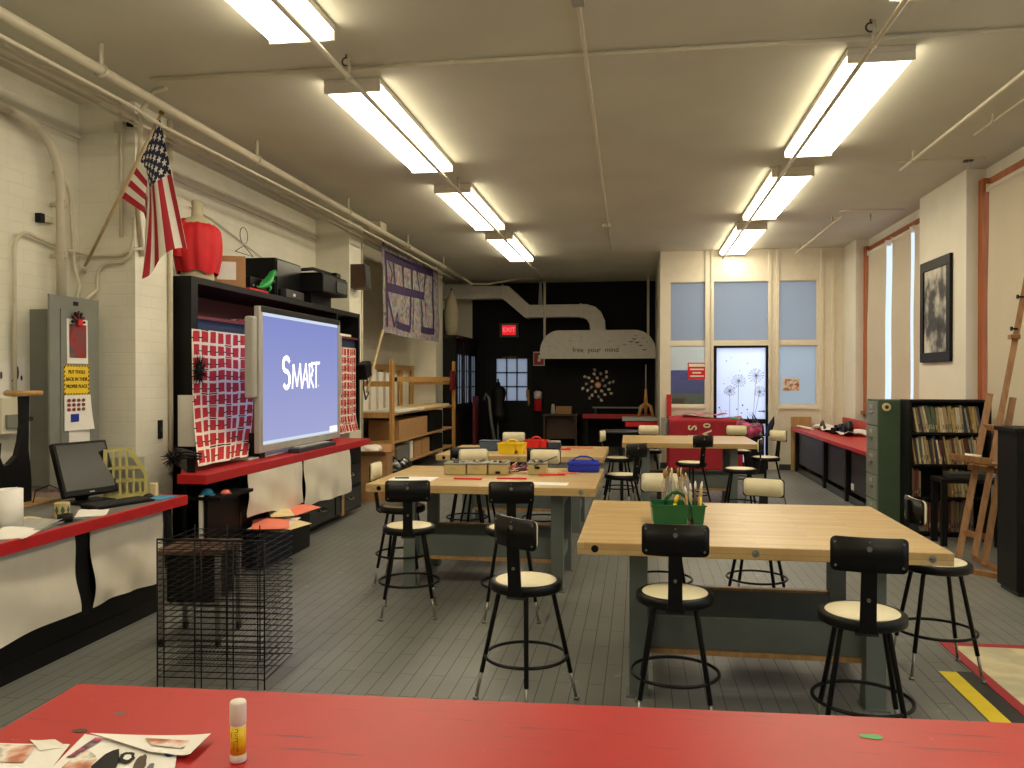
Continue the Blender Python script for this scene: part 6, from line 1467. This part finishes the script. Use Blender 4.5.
# glazed black cabinet
mk('pane_reflection_glow', (120, 140, 170), .15, var=.1, emit=(160, 172, 195), es=.26)  # weak glow put into the cabinet panes in place of reflected windows
t = thing('glazed_cabinet', 'tall black cabinet with small pale glass panes along the side wall', 'cabinet', (-4.1, 18.1, 0)); o = Vector(t.location); B = lambda: MB(Matrix.Translation(-o))
b = B(); b.box(-4.54, 17.02, 0, -3.80, 19.3, 2.42, 'black', .006); part(t, 'body', b)
b = B(); b.box(-4.54, 17.005, 2.42, -3.72, 19.35, 2.50, 'blackgloss', .01); part(t, 'cornice', b)
for k, (y0, y1) in enumerate(((17.06, 17.78), (17.80, 18.52), (18.54, 19.26))):
    b = B(); X = -3.80
    b.box(X, y0, .95, X + .03, y0 + .14, 2.40, 'black'); b.box(X, y1 - .14, .95, X + .03, y1, 2.40, 'black'); b.box(X, y0 + .07, 2.1, X + .03, y1 - .07, 2.40, 'black'); b.box(X, y0 + .07, .95, X + .03, y1 - .07, 1.05, 'black')
    b.box(X, (y0 + y1) / 2 - .015, 1.05, X + .025, (y0 + y1) / 2 + .015, 2.1, 'black')
    for z in (1.40, 1.75): b.box(X, y0 + .07, z - .012, X + .025, y1 - .07, z + .012, 'black')
    d = part(t, 'door', b)
    b = B(); b.box(X + .004, y0 + .12, 1.05, X + .010, y1 - .12, 2.1, 'pane_reflection_glow'); part(d, 'pane', b)
    b = B(); b.box(X, y0, .08, X + .02, y1, .90, 'blackgloss', .004); part(t, 'drawer_front', b)
b = B(); b.box(-3.80, 17.77, .95, -3.765, 17.81, 2.40, 'brown'); part(t, 'stile', b, 'brown wooden stile')
t = thing('pale_figure', 'tall pale paper figure standing on top of the glazed cabinet', 'sculpture', (-4.0, 17.6, 2.5)); b = MB(); b.lathe([(.13, 0), (.14, .2), (.17, .5), (.13, .7), (.10, .85), (.03, .92), (.03, 1.0)], 'drum_shade', n=20); b.v = [Vector((v.x, v.y * .7, v.z)) for v in b.v]; part(t, 'body', b)
b = MB(); b.cyl((0, 0, 1.0), (0, 0, 1.04), .02, 'brown'); part(t, 'peg', b)
b = MB(); b.box(-4.54, 17.1, 2.51, -4.2, 18.6, 3.1, 'midgrey', .01); solo('grey_crate', b, 'big grey box on the glazed cabinet under the duct', 'box')
# ================================================================ WOODEN SHELVING
t = thing('wooden_shelving', 'open wooden shelving with tall posts below the painted banner', 'shelving', (-4.1, 14.2, 0)); o = Vector(t.location); B = lambda: MB(Matrix.Translation(-o))
FX = -3.66; YA, YB = 12.05, 16.28
for y, h in ((YA, 1.88), (YB, 1.93)): b = B(); b.box(FX - .02, y - .05, 0, FX + .03, y + .06, h, 'pine', .003); part(t, 'post', b)
for y in (YA, 14.3, 15.4, 16.2): b = B(); b.box(-4.52, y - .05, 0, -4.47, y + .05, 1.84, 'pine', .003); part(t, 'post', b)
b = B(); b.box(-4.52, 12.0, 1.74, -4.46, 16.25, 1.84, 'pine'); part(t, 'back_rail', b)
b = B(); b.box(FX, YA + .06, 1.54, FX + .025, YB - .05, 1.62, 'pine'); part(t, 'front_rail', b)
for z in (1.50, 1.03, .60, .22):
    for y in (YA, YB): b = B(); b.box(-4.5, y - .02, z - .03, FX - .02, y + .02, z + .05 if y == YA else z + .03, 'pine'); part(t, 'side_rail', b)
for z in (1.03, .60, .24):
    b = B(); b.box(-4.5, YA + .03, z, FX, YB - .03, z + .03, 'plywood'); part(t, 'shelf', b)
b = B(); b.box(FX - .02, 12.13, 1.55, FX + .05, 12.2, 1.61, 'black', .006); part(t, 'clamp', b)
rd = random.Random(12)
for i in range(5):
    y = 12.5 + i * .42; b = MB(); b.box(-4.44, y, 1.062, -4.40, y + .26, 1.72 + rd.uniform(-.03, .06), 'white', .003)
    for k in range(3): b.box(-4.40, y + .06, 1.2 + k * .11, -4.398, y + .2, 1.26 + k * .11, 'pinkmix' if i == 0 else 'white')
    solo('paper_bundle', b, ['tall white bundle with red print behind the shelving, nearest the pillar', 'tall white bundle behind the shelving, second from the pillar', 'tall white bundle behind the shelving, third from the pillar', 'tall white bundle behind the shelving, fourth from the pillar', 'tall white bundle behind the shelving, last before the bare wall'][i], 'bundle', 'white bundles behind the shelving')
def stuff_box(name, lab, cat, y0, y1, z, h, m, x0=-4.2, x1=-3.7, bev=.005):
    b = MB(); b.box(x0, y0, z + .001, x1, y1, z + h, m, bev); return solo(name, b, lab, cat)
stuff_box('paper_pile', 'pile of pale paper sheets on the upper shelf, near half', 'paper', 12.3, 13.9, 1.06, .035, 'white', x1=-3.64)
stuff_box('paper_pile', 'pile of pale paper sheets on the upper shelf, far half', 'paper', 14.0, 15.9, 1.06, .045, 'manila', x1=-3.66)
stuff_box('cardboard_box', 'long brown cardboard box on the middle shelf', 'box', 12.6, 14.35, .63, .30, 'cardboard')
stuff_box('black_box', 'black box on the middle shelf beyond the cardboard box', 'box', 14.5, 15.5, .63, .36, 'black')
stuff_box('grey_binder', 'grey case at the near end of the bottom shelf', 'case', 12.5, 13.2, .27, .26, 'midgrey')
stuff_box('white_binder', 'white binder upright on the bottom shelf', 'binder', 13.25, 13.4, .27, .29, 'white')
stuff_box('brown_box', 'brown box on the bottom shelf beside the white binder', 'box', 13.5, 13.95, .27, .27, 'cardboard')
stuff_box('brown_box', 'brown box on the bottom shelf next to the black box', 'box', 14.0, 14.5, .27, .28, 'cardboard')
stuff_box('black_box', 'black box at the far end of the bottom shelf', 'box', 14.7, 15.5, .27, .28, 'black')
b = MB(); b.grid(lambda u, v: (FX + .04 + .03 * math.sin(u * 8), 16.0 + .38 * (u - .5) * (1 - .3 * v) * 1.0, 1.36 + .38 * v), 10, 10, 'darkred', .02); solo('red_apron', b, 'dark red apron hanging on the far post of the shelving', 'apron')
# carton and bin bag in front
t = thing('open_carton', 'open brown carton with a white plastic bag on top, beyond the red counter end', 'box', (-3.44, 10.52, 0), R(8)); b = MB(); 
b.box(-.22, -.20, 0, .22, -.19, .60, 'cardboard'); b.box(-.22, .19, 0, .22, .20, .60, 'cardboard'); b.box(-.22, -.19, 0, -.21, .19, .60, 'cardboard'); b.box(.21, -.19, 0, .22, .19, .60, 'cardboard'); b.box(-.21, -.19, 0, .21, .19, .01, 'cardboard'); part(t, 'carton', b)
for k in range(3):
    b = MB(); 
    if k == 0: b.prism([(-.19, .60), (-.36, .66), (-.36, .67), (-.185, .61)], 'x', -.2, .2, 'cardboard')
    elif k == 1: b.prism([(.21, .60), (.33, .68), (.33, .69), (.205, .61)], 'y', -.18, .18, 'cardboard')
    else: b.prism([(.19, .60), (.30, .70), (.30, .71), (.185, .61)], 'x', -.2, .2, 'cardboard')
    part(t, 'flap', b)
b = MB(Matrix.Translation((-3.47, 10.5, .60))); rd = random.Random(4)
for k in range(7): b.ball((rd.uniform(-.09, .07), rd.uniform(-.08, .08), rd.uniform(.02, .08)), rd.uniform(.05, .1), rd.uniform(.05, .1), rd.uniform(.04, .08), 'white', 12, 8)
solo('plastic_bag', b, 'white crumpled plastic bag stuffed in the open carton', 'bag')
b = MB(); b.grid(lambda u, v: (-3.55 + (.30 + .03 * math.sin(u * 31)) * math.cos(u * 2 * PI) * math.sin(PI * (.08 + .9 * v)) ** .5, 11.75 + (.40 + .04 * math.sin(u * 43)) * math.sin(u * 2 * PI) * math.sin(PI * (.08 + .9 * v)) ** .5, .005 + .40 * (1 - v) + .03 * math.sin(u * 25) * (1 - v)), 48, 14, 'bin_bag'); solo('bin_bag', b, 'shiny black bin bag on the floor beyond the carton', 'bin bag')
# ================================================================ BANNER
t = thing('painted_banner', 'long patchwork banner with purple painted strokes hanging from the pipes', 'banner', (-3.85, 14.0, 2.25)); o = Vector(t.location); B = lambda: MB(Matrix.Translation(-o))
BYA, BYB = 12.2, 15.75
def bp(u, v, off=0.0):
    sag = .05 * math.sin(u * PI); zt = 3.66; zb = 2.30 - .0 * u
    return Vector((-3.84 + .02 * math.sin(u * 15) * (1 - v) + .006 * math.sin(v * 12 + u * 5) + off, BYA + (BYB - BYA) * u + .03 * math.sin(v * 5), zb - sag * .3 + (zt - zb) * v))
b = B(); b.grid(lambda u, v: bp(u, v), 50, 24, 'quilt', .004); part(t, 'cloth', b)
b = B()
def stroke(pts, w):
    for (u0, v0), (u1, v1) in zip(pts, pts[1:]):
        L = math.hypot((u1 - u0) * 2.6, v1 - v0) or 1; nu, nv = -(v1 - v0) / L * w / 2.6 / 1, (u1 - u0) * 2.6 / L * w
        n = 8
        for k in range(n):
            a, c_ = k / n, (k + 1) / n
            q = [(u0 + (u1 - u0) * a + nu, v0 + (v1 - v0) * a + nv), (u0 + (u1 - u0) * c_ + nu, v0 + (v1 - v0) * c_ + nv), (u0 + (u1 - u0) * c_ - nu, v0 + (v1 - v0) * c_ - nv), (u0 + (u1 - u0) * a - nu, v0 + (v1 - v0) * a - nv)]
            b.add([bp(x, y, .007) for x, y in q], [(0, 1, 2, 3)], 'purple')
def PXB(x, y):      # measured on the photographed banner (480 x 768 crop)
    u = (x - 75) / 345.0; top = 50 + 205 * u; bot = 620 + 110 * u
    return (u ** 1.12 if u > 0 else 0, (bot - y) / (bot - top))
for pts, w in (([(95, 125), (95, 590)], .022), ([(90, 130), (385, 262)], .035), ([(140, 150), (145, 345)], .022), ([(112, 170), (130, 250), (112, 330)], .012), ([(198, 180), (200, 385)], .018), ([(250, 205), (247, 395)], .022), ([(275, 225), (297, 380)], .012), ([(332, 240), (325, 400)], .018), ([(380, 262), (378, 660)], .022),
               ([(90, 330), (325, 405)], .035), ([(95, 360), (135, 590)], .022), ([(135, 590), (160, 500), (165, 580)], .014), ([(150, 575), (235, 615)], .03), ([(235, 395), (235, 615)], .02), ([(252, 420), (247, 635)], .01), ([(300, 415), (312, 640)], .02), ([(305, 625), (385, 655)], .03), ([(330, 420), (335, 560)], .01)):
    stroke([PXB(*p) for p in pts], w * 1.45)
part(t, 'purple_strokes', b)
for u in (.02, .35, .68, .98): p = bp(u, 1.0); b = B(); b.tube([p - Vector((0, 0, .02)), p + Vector((.02, 0, .05)), Vector((-3.84, p.y, 3.70))], .006, 'darkgrey', 5); part(t, 'tie', b)
b = MB(); b.tube([at(383, 330, 'x', -3.80), at(367, 392, 'x', -3.74)], .02, 'palewood', 8); solo('wooden_pole', b, 'pale wooden pole hanging down from the banner corner', 'pole')
p = at(365, 370, 'x', -3.78); t = thing('hanging_black_box', 'small black device hanging by the second pillar with a looped cord', 'device', tuple(p - Vector((0, 0, .13)))); b = MB(Tm((0, 0, .02), (R(14), 0, 0))); b.box(-.07, -.14, 0, .07, .12, .22, 'black', .02); part(t, 'case', b)
b = MB(); b.tube([(0, -.05, .02), (.02, -.12, -.12), (.02, -.03, -.28), (.02, .09, -.2), (.0, .08, .02)], .012, 'darkgrey', 6); part(t, 'cord', b)
# ================================================================ LIGHT, SKY, CAMERA
w = bpy.data.worlds.new('World'); bpy.context.scene.world = w; w.use_nodes = True
w.node_tree.nodes['Background'].inputs[0].default_value = (.84, .91, 1, 1); w.node_tree.nodes['Background'].inputs[1].default_value = 1.8
def area(name, loc, rot, sx, sy, power, col):
    l = bpy.data.lights.new(name, 'AREA'); l.shape = 'RECTANGLE'; l.size = sx; l.size_y = sy; l.energy = power; l.color = col
    o = bpy.data.objects.new(name, l); C.objects.link(o); o.location = loc; o.rotation_euler = rot; return o
area('vestibule_daylight', (2.3, 17.4, 1.9), (R(-90), 0, R(0)), 2.2, 2.6, VEST, (.90, .94, 1))
area('vestibule_added_fill', (1.8, 16.2, 3.8), (0, 0, 0), 1.6, .8, 45, (.9, .94, 1))  # added fill to brighten the blue cupboard's front; no known fixture there
area('corridor_daylight', (-3.0, 21.2, 1.7), (R(-90), 0, 0), 1.2, 1.6, 17, (.86, .91, 1))
cam = bpy.data.cameras.new('Camera'); co = bpy.data.objects.new('Camera', cam); C.objects.link(co)
co.location = (0, 0, EYE); co.rotation_euler = (PI / 2 - PITCH, 0, YAW); cam.sensor_width = 36; cam.lens = FPX / 1024 * 36; cam.clip_end = 100
sc = bpy.context.scene; sc.camera = co
sc.view_settings.view_transform = 'Standard'; sc.view_settings.look = 'None'; sc.view_settings.gamma = 1; sc.view_settings.exposure = EXPO
